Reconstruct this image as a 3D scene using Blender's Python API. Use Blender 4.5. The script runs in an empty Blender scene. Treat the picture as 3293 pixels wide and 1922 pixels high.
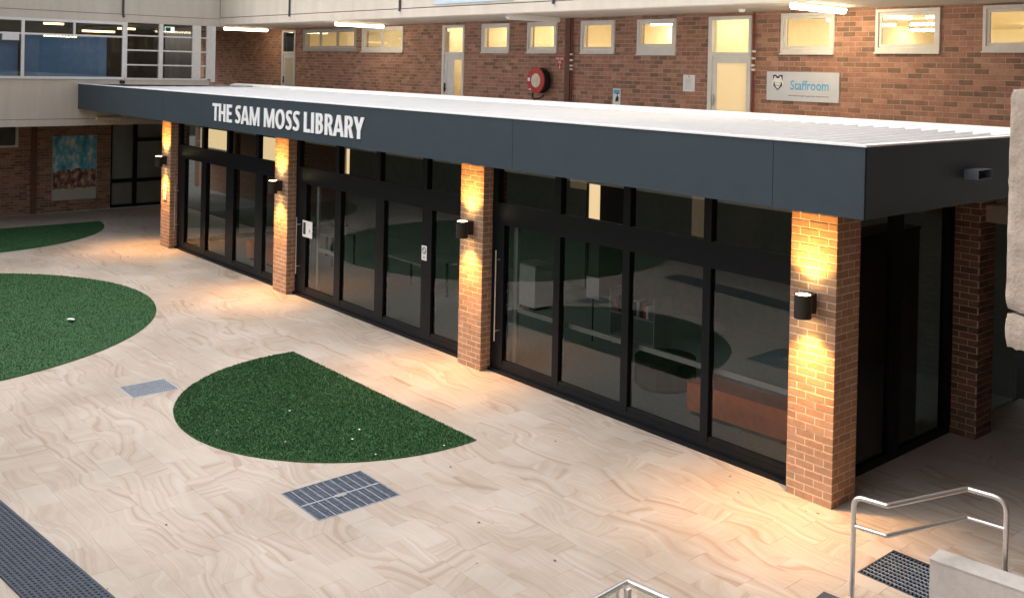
import bpy, bmesh, math, random
from mathutils import Vector, Matrix

random.seed(11)
S = bpy.context.scene
COL = S.collection
rad = math.radians

# ------------------------------------------------------------------ camera
CAM = Vector((5.866, -9.488, 4.705))
YAW, PITCH, ROLL = 0.84253, -0.00579, 0.02141
FPX, PXX, PYY, IMW, IMH = 3177.06, 1761.83, 242.29, 3293.0, 1922.0
fwd = Vector((-math.sin(YAW) * math.cos(PITCH), math.cos(YAW) * math.cos(PITCH), math.sin(PITCH)))
rgt0 = Vector((math.cos(YAW), math.sin(YAW), 0))
up0 = rgt0.cross(fwd)
rgt = math.cos(ROLL) * rgt0 + math.sin(ROLL) * up0
upv = -math.sin(ROLL) * rgt0 + math.cos(ROLL) * up0
cd = bpy.data.cameras.new('camera')
cam = bpy.data.objects.new('camera', cd)
COL.objects.link(cam)
cam.matrix_world = Matrix(((rgt.x, upv.x, -fwd.x, CAM.x), (rgt.y, upv.y, -fwd.y, CAM.y), (rgt.z, upv.z, -fwd.z, CAM.z), (0, 0, 0, 1)))
cd.sensor_width = 36
cd.lens = 36 * FPX / IMW
cd.shift_x = (IMW / 2 - PXX) / IMW
cd.shift_y = (PYY - IMH / 2) / IMW
cd.clip_start = 0.05
cd.clip_end = 500
S.camera = cam

# ------------------------------------------------------------------ sky, sun, exposure
SUN_EL, SUN_AZ = rad(58), rad(232)      # soft light from high up over the open courtyard side
W = bpy.data.worlds.new('World')
S.world = W
W.use_nodes = True
wn = W.node_tree.nodes
wl = W.node_tree.links
wn.clear()
sky = wn.new('ShaderNodeTexSky')
sky.sky_type = 'NISHITA'
sky.sun_disc = False
sky.sun_elevation = SUN_EL
sky.sun_rotation = SUN_AZ
sky.air_density = 1.6
sky.dust_density = 6.0
sky.ozone_density = 1.0
hsv = wn.new('ShaderNodeHueSaturation')
hsv.inputs['Saturation'].default_value = 0.42
bg = wn.new('ShaderNodeBackground')
bg.inputs['Strength'].default_value = 0.15
wo = wn.new('ShaderNodeOutputWorld')
wl.new(sky.outputs[0], hsv.inputs['Color'])
wl.new(hsv.outputs[0], bg.inputs['Color'])
wl.new(bg.outputs[0], wo.inputs['Surface'])
sl = bpy.data.lights.new('sun', 'SUN')
sl.energy = 0.5
sl.angle = rad(50)
sl.color = (1.0, 0.97, 0.93)
so = bpy.data.objects.new('sun', sl)
COL.objects.link(so)
sd = Vector((math.sin(SUN_AZ) * math.cos(SUN_EL), math.cos(SUN_AZ) * math.cos(SUN_EL), math.sin(SUN_EL)))
so.rotation_euler = sd.to_track_quat('Z', 'Y').to_euler()
so.location = (-8, -8, 25)
S.view_settings.view_transform = 'Standard'
S.view_settings.look = 'None'
S.view_settings.exposure = 0.7
S.view_settings.gamma = 1
S.view_settings.use_curve_mapping = False
S.cycles.use_denoising = True
S.cycles.max_bounces = 8
S.cycles.diffuse_bounces = 4
S.cycles.caustics_reflective = False
S.cycles.caustics_refractive = False
S.cycles.sample_clamp_indirect = 6

# ------------------------------------------------------------------ materials
def nodes(name):
    m = bpy.data.materials.new(name)
    m.use_nodes = True
    nt = m.node_tree
    nt.nodes.clear()
    out = nt.nodes.new('ShaderNodeOutputMaterial')
    return m, nt, out

def N(nt, t, **kw):
    n = nt.nodes.new(t)
    for k, v in kw.items():
        if k in n.inputs.keys():
            n.inputs[k].default_value = v
        else:
            setattr(n, k, v)
    return n

def mathn(nt, op, a, b=None):
    n = nt.nodes.new('ShaderNodeMath')
    n.operation = op
    for i, x in enumerate((a, b)):
        if x is None:
            continue
        if isinstance(x, (int, float)):
            n.inputs[i].default_value = x
        else:
            nt.links.new(x, n.inputs[i])
    return n.outputs[0]

def ramp(nt, fac, stops):
    r = nt.nodes.new('ShaderNodeValToRGB')
    e = r.color_ramp.elements
    while len(e) < len(stops):
        e.new(0.5)
    for el, (p, c) in zip(e, stops):
        el.position = p
        el.color = (*c, 1)
    nt.links.new(fac, r.inputs[0])
    return r.outputs[0]

def mixc(nt, fac, a, b, mode='MIX'):
    n = nt.nodes.new('ShaderNodeMix')
    n.data_type = 'RGBA'
    n.blend_type = mode
    for i, x in ((0, fac), (6, a), (7, b)):
        if isinstance(x, (int, float)):
            n.inputs[i].default_value = x
        elif isinstance(x, tuple):
            n.inputs[i].default_value = (*x, 1)
        else:
            nt.links.new(x, n.inputs[i])
    return n.outputs[2]

def island_rnd(nt):
    g = nt.nodes.new('ShaderNodeNewGeometry')
    o = nt.nodes.new('ShaderNodeObjectInfo')
    s = mathn(nt, 'ADD', g.outputs['Random Per Island'], o.outputs['Random'])
    return mathn(nt, 'FRACT', s)

def plain(name, c, rough=0.6, metal=0.0, var=0.12, scale=6.0, bump=0.0, bscale=60.0, spec=0.5, streak=False):
    """painted / cast / metal surface with a soft uneven tone and fine relief"""
    m, nt, out = nodes(name)
    b = N(nt, 'ShaderNodeBsdfPrincipled', Roughness=rough, Metallic=metal)
    b.inputs['Specular IOR Level'].default_value = spec
    geo = nt.nodes.new('ShaderNodeNewGeometry')
    pos = geo.outputs['Position']
    if streak:
        mp = N(nt, 'ShaderNodeMapping')
        mp.inputs['Scale'].default_value = (1, 1, 0.12)
        nt.links.new(pos, mp.inputs['Vector'])
        pos = mp.outputs[0]
    n1 = N(nt, 'ShaderNodeTexNoise', Scale=scale, Detail=6.0, Roughness=0.6)
    nt.links.new(pos, n1.inputs['Vector'])
    lo = tuple(max(0, x * (1 - var)) for x in c)
    hi = tuple(min(1, x * (1 + var)) for x in c)
    col = ramp(nt, n1.outputs[0], [(0.3, lo), (0.7, hi)])
    nt.links.new(col, b.inputs['Base Color'])
    if bump > 0:
        n2 = N(nt, 'ShaderNodeTexNoise', Scale=bscale, Detail=4.0)
        nt.links.new(geo.outputs['Position'], n2.inputs['Vector'])
        bp = N(nt, 'ShaderNodeBump', Strength=bump, Distance=0.01)
        nt.links.new(n2.outputs[0], bp.inputs['Height'])
        nt.links.new(bp.outputs[0], b.inputs['Normal'])
    nt.links.new(b.outputs[0], out.inputs[0])
    return m

def brickmat(name, stops, rough=0.85, bump=0.5):
    m, nt, out = nodes(name)
    b = N(nt, 'ShaderNodeBsdfPrincipled', Roughness=rough)
    b.inputs['Specular IOR Level'].default_value = 0.25
    geo = nt.nodes.new('ShaderNodeNewGeometry')
    r = island_rnd(nt)
    n1 = N(nt, 'ShaderNodeTexNoise', Scale=9.0, Detail=8.0, Roughness=0.7)
    nt.links.new(geo.outputs['Position'], n1.inputs['Vector'])
    col = ramp(nt, r, stops)
    k = ramp(nt, n1.outputs[0], [(0.3, (0.75, 0.75, 0.75)), (0.7, (1.15, 1.12, 1.1))])
    nt.links.new(mixc(nt, 1.0, col, k, 'MULTIPLY'), b.inputs['Base Color'])
    n2 = N(nt, 'ShaderNodeTexNoise', Scale=90.0, Detail=5.0)
    nt.links.new(geo.outputs['Position'], n2.inputs['Vector'])
    bp = N(nt, 'ShaderNodeBump', Strength=bump, Distance=0.006)
    nt.links.new(n2.outputs[0], bp.inputs['Height'])
    nt.links.new(bp.outputs[0], b.inputs['Normal'])
    nt.links.new(b.outputs[0], out.inputs[0])
    return m

def emit(name, c, s):
    m, nt, out = nodes(name)
    e = N(nt, 'ShaderNodeEmission', Strength=s)
    e.inputs['Color'].default_value = (*c, 1)
    nt.links.new(e.outputs[0], out.inputs[0])
    return m

def glassmat(name, tint, ior=1.5, rough=0.0):
    m, nt, out = nodes(name)
    t = nt.nodes.new('ShaderNodeBsdfTransparent')
    t.inputs[0].default_value = (*tint, 1)
    g = N(nt, 'ShaderNodeBsdfGlossy', Roughness=rough)
    g.inputs['Color'].default_value = (0.95, 0.97, 0.97, 1)
    f = N(nt, 'ShaderNodeFresnel', IOR=ior)
    mx = nt.nodes.new('ShaderNodeMixShader')
    nt.links.new(f.outputs[0], mx.inputs[0])
    nt.links.new(t.outputs[0], mx.inputs[1])
    nt.links.new(g.outputs[0], mx.inputs[2])
    nt.links.new(mx.outputs[0], out.inputs[0])
    return m

def pavermat():
    m, nt, out = nodes('banded_sandstone')
    b = N(nt, 'ShaderNodeBsdfPrincipled', Roughness=0.5)
    b.inputs['Specular IOR Level'].default_value = 0.35
    geo = nt.nodes.new('ShaderNodeNewGeometry')
    r = island_rnd(nt)
    r2 = mathn(nt, 'FRACT', mathn(nt, 'MULTIPLY', r, 17.31))
    r3 = mathn(nt, 'FRACT', mathn(nt, 'MULTIPLY', r, 91.7))
    # bedding bands run along the courses in long waves that nearly carry on from slab to slab;
    # a few slabs are cut across the grain, a few are almost plain
    cross = mathn(nt, 'GREATER_THAN', r2, 0.90)
    vr = N(nt, 'ShaderNodeVectorRotate', rotation_type='Z_AXIS')
    nt.links.new(geo.outputs['Position'], vr.inputs['Vector'])
    nt.links.new(mathn(nt, 'MULTIPLY', cross, 1.45), vr.inputs['Angle'])
    off = nt.nodes.new('ShaderNodeCombineXYZ')
    nt.links.new(mathn(nt, 'MULTIPLY', mathn(nt, 'SUBTRACT', r3, 0.5), 0.35), off.inputs[0])
    nt.links.new(mathn(nt, 'MULTIPLY', r2, 0.26), off.inputs[1])
    add = N(nt, 'ShaderNodeVectorMath', operation='ADD')
    nt.links.new(vr.outputs[0], add.inputs[0])
    nt.links.new(off.outputs[0], add.inputs[1])
    mp = N(nt, 'ShaderNodeMapping')
    mp.inputs['Scale'].default_value = (0.62, 1.2, 1.0)
    nt.links.new(add.outputs[0], mp.inputs['Vector'])
    warp = N(nt, 'ShaderNodeTexNoise', Scale=1.25, Detail=1.2, Roughness=0.4)
    nt.links.new(mp.outputs[0], warp.inputs['Vector'])
    sep = nt.nodes.new('ShaderNodeSeparateXYZ')
    nt.links.new(mp.outputs[0], sep.inputs[0])
    yy = mathn(nt, 'ADD', mathn(nt, 'MULTIPLY', sep.outputs[1], 1.5), mathn(nt, 'MULTIPLY', warp.outputs[0], 1.75))
    c1 = nt.nodes.new('ShaderNodeCombineXYZ')
    nt.links.new(yy, c1.inputs[1])
    bands = N(nt, 'ShaderNodeTexNoise', Scale=5.5, Detail=5.0, Roughness=0.66)
    nt.links.new(c1.outputs[0], bands.inputs['Vector'])
    mg = N(nt, 'ShaderNodeMapping')
    mg.inputs['Scale'].default_value = (0.8, 14.0, 1.0)
    nt.links.new(add.outputs[0], mg.inputs['Vector'])
    grain = N(nt, 'ShaderNodeTexNoise', Scale=1.6, Detail=4.0, Roughness=0.6)
    nt.links.new(mg.outputs[0], grain.inputs['Vector'])
    msk = N(nt, 'ShaderNodeTexNoise', Scale=0.8, Detail=2.0)
    nt.links.new(mp.outputs[0], msk.inputs['Vector'])
    amp = mathn(nt, 'ADD', 0.45, mathn(nt, 'MULTIPLY', msk.outputs[0], 0.95))
    r4 = mathn(nt, 'FRACT', mathn(nt, 'MULTIPLY', r, 7.77))
    amp = mathn(nt, 'MULTIPLY', amp, mathn(nt, 'SUBTRACT', 1.0, mathn(nt, 'MULTIPLY', mathn(nt, 'GREATER_THAN', r4, 0.86), 0.6)))
    v = mathn(nt, 'ADD', 0.5, mathn(nt, 'MULTIPLY', mathn(nt, 'SUBTRACT', bands.outputs[0], 0.5), amp))
    v = mathn(nt, 'ADD', v, mathn(nt, 'MULTIPLY', mathn(nt, 'GREATER_THAN', r4, 0.86), 0.06))
    v = mathn(nt, 'ADD', v, mathn(nt, 'MULTIPLY', mathn(nt, 'SUBTRACT', grain.outputs[0], 0.5), 0.08))
    v = mathn(nt, 'ADD', v, mathn(nt, 'MULTIPLY', mathn(nt, 'SUBTRACT', r3, 0.5), 0.07))
    col = ramp(nt, v, [(0.295, (0.26, 0.188, 0.142)), (0.38, (0.35, 0.272, 0.218)), (0.455, (0.42, 0.350, 0.294)), (0.56, (0.457, 0.402, 0.352)), (0.67, (0.48, 0.447, 0.415))])
    # foot traffic and rain leave broad faint marks
    st = N(nt, 'ShaderNodeTexNoise', Scale=0.55, Detail=5.0, Roughness=0.6)
    nt.links.new(geo.outputs['Position'], st.inputs['Vector'])
    k = ramp(nt, st.outputs[0], [(0.35, (0.80, 0.79, 0.77)), (0.6, (1, 1, 1))])
    nt.links.new(mixc(nt, 1.0, col, k, 'MULTIPLY'), b.inputs['Base Color'])
    nt.links.new(mathn(nt, 'ADD', mathn(nt, 'MULTIPLY', st.outputs[0], 0.3), 0.38), b.inputs['Roughness'])
    nt.links.new(b.outputs[0], out.inputs[0])
    return m

def muralmat():
    m, nt, out = nodes('mural_paint')
    b = N(nt, 'ShaderNodeBsdfPrincipled', Roughness=0.7)
    tc = nt.nodes.new('ShaderNodeTexCoord')
    sep = nt.nodes.new('ShaderNodeSeparateXYZ')
    nt.links.new(tc.outputs['Generated'], sep.inputs[0])
    n = N(nt, 'ShaderNodeTexNoise', Scale=5.0, Detail=5.0, Roughness=0.6)
    nt.links.new(tc.outputs['Generated'], n.inputs['Vector'])
    blue = ramp(nt, n.outputs[0], [(0.3, (0.04, 0.17, 0.28)), (0.44, (0.10, 0.44, 0.62)), (0.54, (0.32, 0.6, 0.68)), (0.64, (0.8, 0.82, 0.72))])
    n2 = N(nt, 'ShaderNodeTexNoise', Scale=9.0, Detail=3.0)
    nt.links.new(tc.outputs['Generated'], n2.inputs['Vector'])
    earth = ramp(nt, n2.outputs[0], [(0.35, (0.09, 0.03, 0.04)), (0.5, (0.28, 0.14, 0.10)), (0.65, (0.6, 0.46, 0.32))])
    zz = mathn(nt, 'ADD', sep.outputs[2], mathn(nt, 'MULTIPLY', mathn(nt, 'SUBTRACT', n2.outputs[0], 0.5), 0.18))
    hi = mathn(nt, 'GREATER_THAN', zz, 0.47)
    lo = mathn(nt, 'LESS_THAN', zz, 0.17)
    c = mixc(nt, hi, earth, blue)
    c = mixc(nt, lo, c, (0.5, 0.5, 0.4))
    nt.links.new(c, b.inputs['Base Color'])
    nt.links.new(b.outputs[0], out.inputs[0])
    return m

def turfmat():
    m, nt, out = nodes('artificial_turf')
    b = N(nt, 'ShaderNodeBsdfPrincipled', Roughness=0.8)
    b.inputs['Specular IOR Level'].default_value = 0.15
    geo = nt.nodes.new('ShaderNodeNewGeometry')
    n1 = N(nt, 'ShaderNodeTexNoise', Scale=1.4, Detail=6.0, Roughness=0.65)
    nt.links.new(geo.outputs['Position'], n1.inputs['Vector'])
    n2 = N(nt, 'ShaderNodeTexNoise', Scale=45.0, Detail=4.0, Roughness=0.7)
    nt.links.new(geo.outputs['Position'], n2.inputs['Vector'])
    v = mathn(nt, 'ADD', mathn(nt, 'MULTIPLY', n1.outputs[0], 0.45), mathn(nt, 'MULTIPLY', n2.outputs[0], 0.45))
    r = island_rnd(nt)
    v = mathn(nt, 'ADD', v, mathn(nt, 'MULTIPLY', mathn(nt, 'SUBTRACT', r, 0.5), 0.12))
    col = ramp(nt, v, [(0.3, (0.031, 0.085, 0.031)), (0.5, (0.038, 0.102, 0.040)), (0.7, (0.046, 0.118, 0.05))])
    nt.links.new(col, b.inputs['Base Color'])
    nt.links.new(b.outputs[0], out.inputs[0])
    return m

M = {
    'paver': pavermat(),
    'grout': plain('paving_grout', (0.40, 0.345, 0.30), 0.9, var=0.2, scale=20),
    'earth': plain('dark_earth', (0.03, 0.027, 0.024), 0.95),
    'turf': turfmat(),
    'pillar_brick': brickmat('pillar_brick', [(0.0, (0.34, 0.205, 0.13)), (0.4, (0.39, 0.24, 0.155)), (0.75, (0.44, 0.275, 0.185)), (1.0, (0.36, 0.22, 0.14))]),
    'pillar_mortar': plain('pillar_mortar', (0.62, 0.52, 0.41), 0.95, var=0.15, scale=30, bump=0.4),
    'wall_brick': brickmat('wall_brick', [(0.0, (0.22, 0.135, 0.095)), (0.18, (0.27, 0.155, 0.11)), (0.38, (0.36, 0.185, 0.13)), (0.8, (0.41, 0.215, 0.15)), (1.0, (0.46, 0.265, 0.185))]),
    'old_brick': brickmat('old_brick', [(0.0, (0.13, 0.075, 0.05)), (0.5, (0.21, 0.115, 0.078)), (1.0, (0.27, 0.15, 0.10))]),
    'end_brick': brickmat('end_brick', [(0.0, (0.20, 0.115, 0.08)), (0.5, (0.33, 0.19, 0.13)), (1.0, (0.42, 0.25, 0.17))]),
    'grey_block': plain('pale_grey_block', (0.50, 0.475, 0.46), 0.8, var=0.08, scale=14, bump=0.2),
    'wall_mortar': plain('wall_mortar', (0.42, 0.31, 0.25), 0.95, var=0.2, scale=20, bump=0.4),
    'concrete': plain('weathered_concrete', (0.60, 0.535, 0.46), 0.85, var=0.08, scale=2.6, bump=0.25, bscale=40, streak=True),
    'soffit': plain('soffit_concrete', (0.42, 0.36, 0.31), 0.85, var=0.12, scale=3),
    'rough_conc': plain('chipped_concrete', (0.36, 0.30, 0.25), 0.9, var=0.22, scale=9, bump=0.5, bscale=45),
    'patch': plain('exposed_plaster', (0.66, 0.64, 0.62), 0.9, var=0.15, scale=30, bump=0.8, bscale=50),
    'fascia': plain('slate_blue_panel', (0.028, 0.045, 0.060), 0.5, var=0.07, scale=3.5, spec=0.4),
    'soffit_dark': plain('dark_soffit_lining', (0.03, 0.033, 0.037), 0.6),
    'roof': plain('white_roof_steel', (0.79, 0.80, 0.82), 0.45, var=0.04, scale=2),
    'black_alu': plain('black_aluminium', (0.006, 0.0075, 0.010), 0.42, var=0.2, spec=0.18),
    'white_paint': plain('white_paint', (0.72, 0.70, 0.67), 0.5, var=0.06),
    'white_alu': plain('white_aluminium', (0.76, 0.76, 0.76), 0.4, var=0.05),
    'grey_paint': plain('grey_paint', (0.42, 0.41, 0.40), 0.6, var=0.1),
    'letter': plain('white_letter_acrylic', (0.80, 0.81, 0.84), 0.4, var=0.03),
    'steel': plain('brushed_steel', (0.72, 0.71, 0.69), 0.36, metal=0.85, var=0.08, scale=30),
    'galv': plain('galvanised_steel', (0.17, 0.20, 0.255), 0.5, metal=0.3, var=0.25, scale=14),
    'galv_pale': plain('pale_galvanised_steel', (0.36, 0.40, 0.46), 0.5, metal=0.2, var=0.2, scale=14),
    'lamp_black': plain('lamp_black', (0.022, 0.017, 0.013), 0.5, var=0.2),
    'rubber': plain('blue_black_rubber', (0.036, 0.048, 0.072), 0.7, var=0.25, scale=14),
    'red': plain('red_enamel', (0.45, 0.035, 0.03), 0.45, var=0.12),
    'pipe_red': plain('dark_red_pipe', (0.17, 0.025, 0.02), 0.5, var=0.2),
    'cream': plain('cream_plastic', (0.66, 0.60, 0.46), 0.5, var=0.12, scale=12),
    'room': plain('cream_room_paint', (0.76, 0.67, 0.50), 0.8, var=0.04),
    'room_dark': plain('dim_room_paint', (0.10, 0.10, 0.11), 0.9),
    'blind': plain('blue_blind', (0.17, 0.34, 0.60), 0.8, var=0.08),
    'floor_in': plain('grey_green_carpet', (0.40, 0.49, 0.47), 0.95, var=0.15, scale=20),
    'orange': plain('orange_upholstery', (0.92, 0.19, 0.035), 0.75, var=0.1, scale=9),
    'black': plain('black_paint', (0.012, 0.012, 0.013), 0.6),
    'ink': plain('dark_ink', (0.02, 0.025, 0.04), 0.7),
    'navy': plain('navy_print', (0.012, 0.018, 0.07), 0.6),
    'sky_print': plain('light_blue_print', (0.10, 0.42, 0.62), 0.6),
    'sign_grey': plain('silver_sign', (0.60, 0.61, 0.65), 0.45, var=0.04, metal=0.1),
    'text_blue': plain('blue_lettering', (0.08, 0.42, 0.70), 0.5),
    'rear_paint': plain('dull_green_grey_paint', (0.16, 0.19, 0.18), 0.8),
    'paper': plain('white_paper', (0.78, 0.78, 0.77), 0.8, var=0.05),
    'green': plain('exit_green', (0.03, 0.26, 0.16), 0.6),
    'leaf': plain('dry_leaf', (0.10, 0.05, 0.03), 0.8, var=0.4),
    'mural': muralmat(),
    'shadow_glass': plain('dark_back_panel', (0.06, 0.065, 0.065), 0.5),
    'frosted': plain('grey_door_film', (0.58, 0.62, 0.58), 0.35, var=0.1, scale=3),
    'pale_panel': plain('pale_blue_panel', (0.55, 0.66, 0.76), 0.35, var=0.05),
    'glass': glassmat('tinted_glass', (0.96, 1.0, 0.98), 1.6),
    'clear': glassmat('window_glass', (0.90, 0.91, 0.90), 1.5),
    'bal_glass': glassmat('balustrade_glass', (0.82, 0.87, 0.85), 1.5),
    'tube': emit('warm_tube', (1.0, 0.85, 0.56), 46.0),
    'tube_soffit': emit('soffit_tube', (1.0, 0.80, 0.48), 34.0),
    'tube_far': emit('far_soffit_tube', (1.0, 0.82, 0.52), 12.0),
    'tube_amber': emit('amber_tube', (1.0, 0.66, 0.26), 5.0),
    'lens': emit('sconce_lens', (1.0, 0.76, 0.36), 22.0),
    'exit_lit': emit('lit_sign', (0.75, 0.9, 0.85), 0.9),
    'lit_window': emit('lit_window', (1.0, 0.70, 0.38), 0.6),
}

# ------------------------------------------------------------------ mesh helpers
class MB:
    def __init__(s):
        s.v, s.f = [], []
    def add(s, vs, fs):
        o = len(s.v)
        s.v += [tuple(x) for x in vs]
        s.f += [tuple(i + o for i in f) for f in fs]
        return s
    def box(s, x0, x1, y0, y1, z0, z1):
        return s.add([(x0, y0, z0), (x1, y0, z0), (x1, y1, z0), (x0, y1, z0), (x0, y0, z1), (x1, y0, z1), (x1, y1, z1), (x0, y1, z1)],
                     [(0, 3, 2, 1), (4, 5, 6, 7), (0, 1, 5, 4), (1, 2, 6, 5), (2, 3, 7, 6), (3, 0, 4, 7)])
    def obox(s, p, d, L, wdt, z0, z1):
        """box from point p along plan direction d, thickness wdt to the left of d"""
        d = Vector((d[0], d[1])).normalized()
        n = Vector((-d.y, d.x))
        q = [Vector(p[:2]), Vector(p[:2]) + d * L, Vector(p[:2]) + d * L + n * wdt, Vector(p[:2]) + n * wdt]
        return s.add([(a.x, a.y, z0) for a in q] + [(a.x, a.y, z1) for a in q],
                     [(0, 3, 2, 1), (4, 5, 6, 7), (0, 1, 5, 4), (1, 2, 6, 5), (2, 3, 7, 6), (3, 0, 4, 7)])
    def prism(s, poly, z0, z1):
        n = len(poly)
        return s.add([(x, y, z0) for x, y in poly] + [(x, y, z1) for x, y in poly],
                     [tuple(range(n - 1, -1, -1)), tuple(range(n, 2 * n))] + [(i, (i + 1) % n, n + (i + 1) % n, n + i) for i in range(n)])
    def xz(s, poly, y0, y1):
        """polygon drawn in x,z (counter-clockwise seen from -Y), front face at y0"""
        n = len(poly)
        return s.add([(x, y0, z) for x, z in poly] + [(x, y1, z) for x, z in poly],
                     [tuple(range(n)), tuple(range(2 * n - 1, n - 1, -1))] + [(i, n + i, n + (i + 1) % n, (i + 1) % n) for i in range(n)])
    def cyl(s, c, r, h, n=24, axis='z', r2=None):
        r2 = r if r2 is None else r2
        vs = []
        for k, (rr, t) in enumerate(((r, 0), (r2, h))):
            for i in range(n):
                a = 2 * math.pi * i / n
                u, w = rr * math.cos(a), rr * math.sin(a)
                p = {'z': (u, w, t), 'y': (u, t, -w), 'x': (t, u, w)}[axis]
                vs.append((c[0] + p[0], c[1] + p[1], c[2] + p[2]))
        return s.add(vs, [tuple(range(n - 1, -1, -1)), tuple(range(n, 2 * n))] + [(i, (i + 1) % n, n + (i + 1) % n, n + i) for i in range(n)])
    def ring(s, c, ro, ri, h, n=28, axis='y'):
        vs = []
        for rr, t in ((ro, 0), (ri, 0), (ro, h), (ri, h)):
            for i in range(n):
                a = 2 * math.pi * i / n
                u, w = rr * math.cos(a), rr * math.sin(a)
                p = {'z': (u, w, t), 'y': (u, t, -w)}[axis]
                vs.append((c[0] + p[0], c[1] + p[1], c[2] + p[2]))
        fs = []
        for i in range(n):
            j = (i + 1) % n
            fs += [(i, n + i, n + j, j), (2 * n + i, 2 * n + j, 3 * n + j, 3 * n + i), (i, j, 2 * n + j, 2 * n + i), (n + i, 3 * n + i, 3 * n + j, n + j)]
        return s.add(vs, fs)
    def tube(s, pts, r, n=10):
        pts = [Vector(p) for p in pts]
        rings = []
        prev = None
        for i, p in enumerate(pts):
            t = ((pts[i] - pts[i - 1]).normalized() if i > 0 else Vector()) + ((pts[i + 1] - pts[i]).normalized() if i < len(pts) - 1 else Vector())
            t.normalize()
            if prev is None:
                a = t.orthogonal().normalized()
            else:
                a = (prev - t * prev.dot(t)).normalized()
            prev = a
            b = t.cross(a)
            cs = 1.0
            if 0 < i < len(pts) - 1:
                cs = 1 / max(0.5, abs(t.dot((pts[i] - pts[i - 1]).normalized())))
            rings.append([p + (a * math.cos(2 * math.pi * k / n) + b * math.sin(2 * math.pi * k / n)) * r for k in range(n)])
        vs = [v for q in rings for v in q]
        fs = [tuple(range(n - 1, -1, -1)), tuple(range(len(vs) - n, len(vs)))]
        for i in range(len(rings) - 1):
            for k in range(n):
                k2 = (k + 1) % n
                fs.append((i * n + k, i * n + k2, (i + 1) * n + k2, (i + 1) * n + k))
        return s.add(vs, fs)
    def mesh(s, name, mat=None, smooth=False):
        me = bpy.data.meshes.new(name)
        me.from_pydata(s.v, [], s.f)
        if mat:
            me.materials.append(mat)
        if smooth:
            for p in me.polygons:
                p.use_smooth = True
        me.update()
        return me

OFF = {}
def link(name, me, parent=None, loc=None, rz=0.0):
    """link a mesh (in world coordinates, or about loc) as one object, under a parent that stays put"""
    o = bpy.data.objects.new(name, me)
    COL.objects.link(o)
    w = Vector(loc) if loc is not None else Vector((0, 0, 0))
    po = Vector((0, 0, 0))
    if parent is not None:
        o.parent = parent
        po = OFF[parent.name]
    o.location = w - po
    OFF[o.name] = w
    if rz:
        o.rotation_euler = (0, 0, rz)
    return o

def part(name, mb, mat, parent=None, smooth=False, label=None, kind=None):
    o = link(name, mb.mesh(name, M[mat], smooth), parent)
    if label:
        o['label'] = label
    if kind:
        o['kind'] = kind
    return o

def thing(name, label, cat, loc, group=None):
    o = bpy.data.objects.new(name, None)
    COL.objects.link(o)
    o.empty_display_size = 0.2
    o.location = loc
    OFF[o.name] = Vector(loc)
    o['label'] = label
    o['category'] = cat
    if group:
        o['group'] = group
    return o

def tag(o, label, cat, group=None):
    o['label'] = label
    o['category'] = cat
    if group:
        o['group'] = group
    return o

def struct(o):
    o['kind'] = 'structure'
    return o

def smooth_by_angle(me, deg=35):
    for p in me.polygons:
        p.use_smooth = True
    me.set_sharp_from_angle(angle=rad(deg))

def project(x, y, z):
    d = Vector((x, y, z)) - CAM
    w = d.dot(fwd)
    if w < 0.1:
        return None
    return (PXX + FPX * d.dot(rgt) / w, PYY - FPX * d.dot(upv) / w, w)

def seen(x, y, z, m=30):
    p = project(x, y, z)
    return p is not None and -m < p[0] < IMW + m and -m < p[1] < IMH + m

def holes_rects(u0, u1, w0, w1, holes):
    us = sorted({u0, u1, *[min(max(h[i], u0), u1) for h in holes for i in (0, 1)]})
    ws = sorted({w0, w1, *[min(max(h[i], w0), w1) for h in holes for i in (2, 3)]})
    out = []
    for a, b in zip(us, us[1:]):
        run = None
        for c, d in zip(ws, ws[1:]):
            mu, mw = (a + b) / 2, (c + d) / 2
            inside = any(h[0] < mu < h[1] and h[2] < mw < h[3] for h in holes)
            if inside:
                if run:
                    out.append(run)
                run = None
            else:
                run = (a, b, run[2] if run else c, d)
        if run:
            out.append(run)
    return out

def clip(rects, holes):
    for h in holes:
        nr = []
        for a, b, c, d in rects:
            if h[1] <= a or h[0] >= b or h[3] <= c or h[2] >= d:
                nr.append((a, b, c, d))
                continue
            if a < h[0]:
                nr.append((a, h[0], c, d))
            if b > h[1]:
                nr.append((h[1], b, c, d))
            a2, b2 = max(a, h[0]), min(b, h[1])
            if c < h[2]:
                nr.append((a2, b2, c, h[2]))
            if d > h[3]:
                nr.append((a2, b2, h[3], d))
        rects = nr
    return rects

# ---- bricks
BL, BH, JT = 0.230, 0.076, 0.010
BCACHE = {}
def brick_verts(L, H, D=0.02, c=0.004):
    h = L / 2
    v = [(-h, c, 0), (h, c, 0), (h, c, H), (-h, c, H),
         (-h + c, 0, c), (h - c, 0, c), (h - c, 0, H - c), (-h + c, 0, H - c),
         (-h, D, 0), (h, D, 0), (h, D, H), (-h, D, H)]
    f = [(4, 5, 6, 7), (0, 1, 5, 4), (1, 2, 6, 5), (2, 3, 7, 6), (3, 0, 4, 7),
         (8, 9, 1, 0), (9, 10, 2, 1), (10, 11, 3, 2), (11, 8, 0, 3)]
    return v, f

def brick_mesh(L, H, mat):
    k = (round(L, 3), round(H, 3), mat)
    if k not in BCACHE:
        BCACHE[k] = MB().add(*brick_verts(k[0], k[1])).mesh('brick', M[mat])
    return BCACHE[k]

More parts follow.
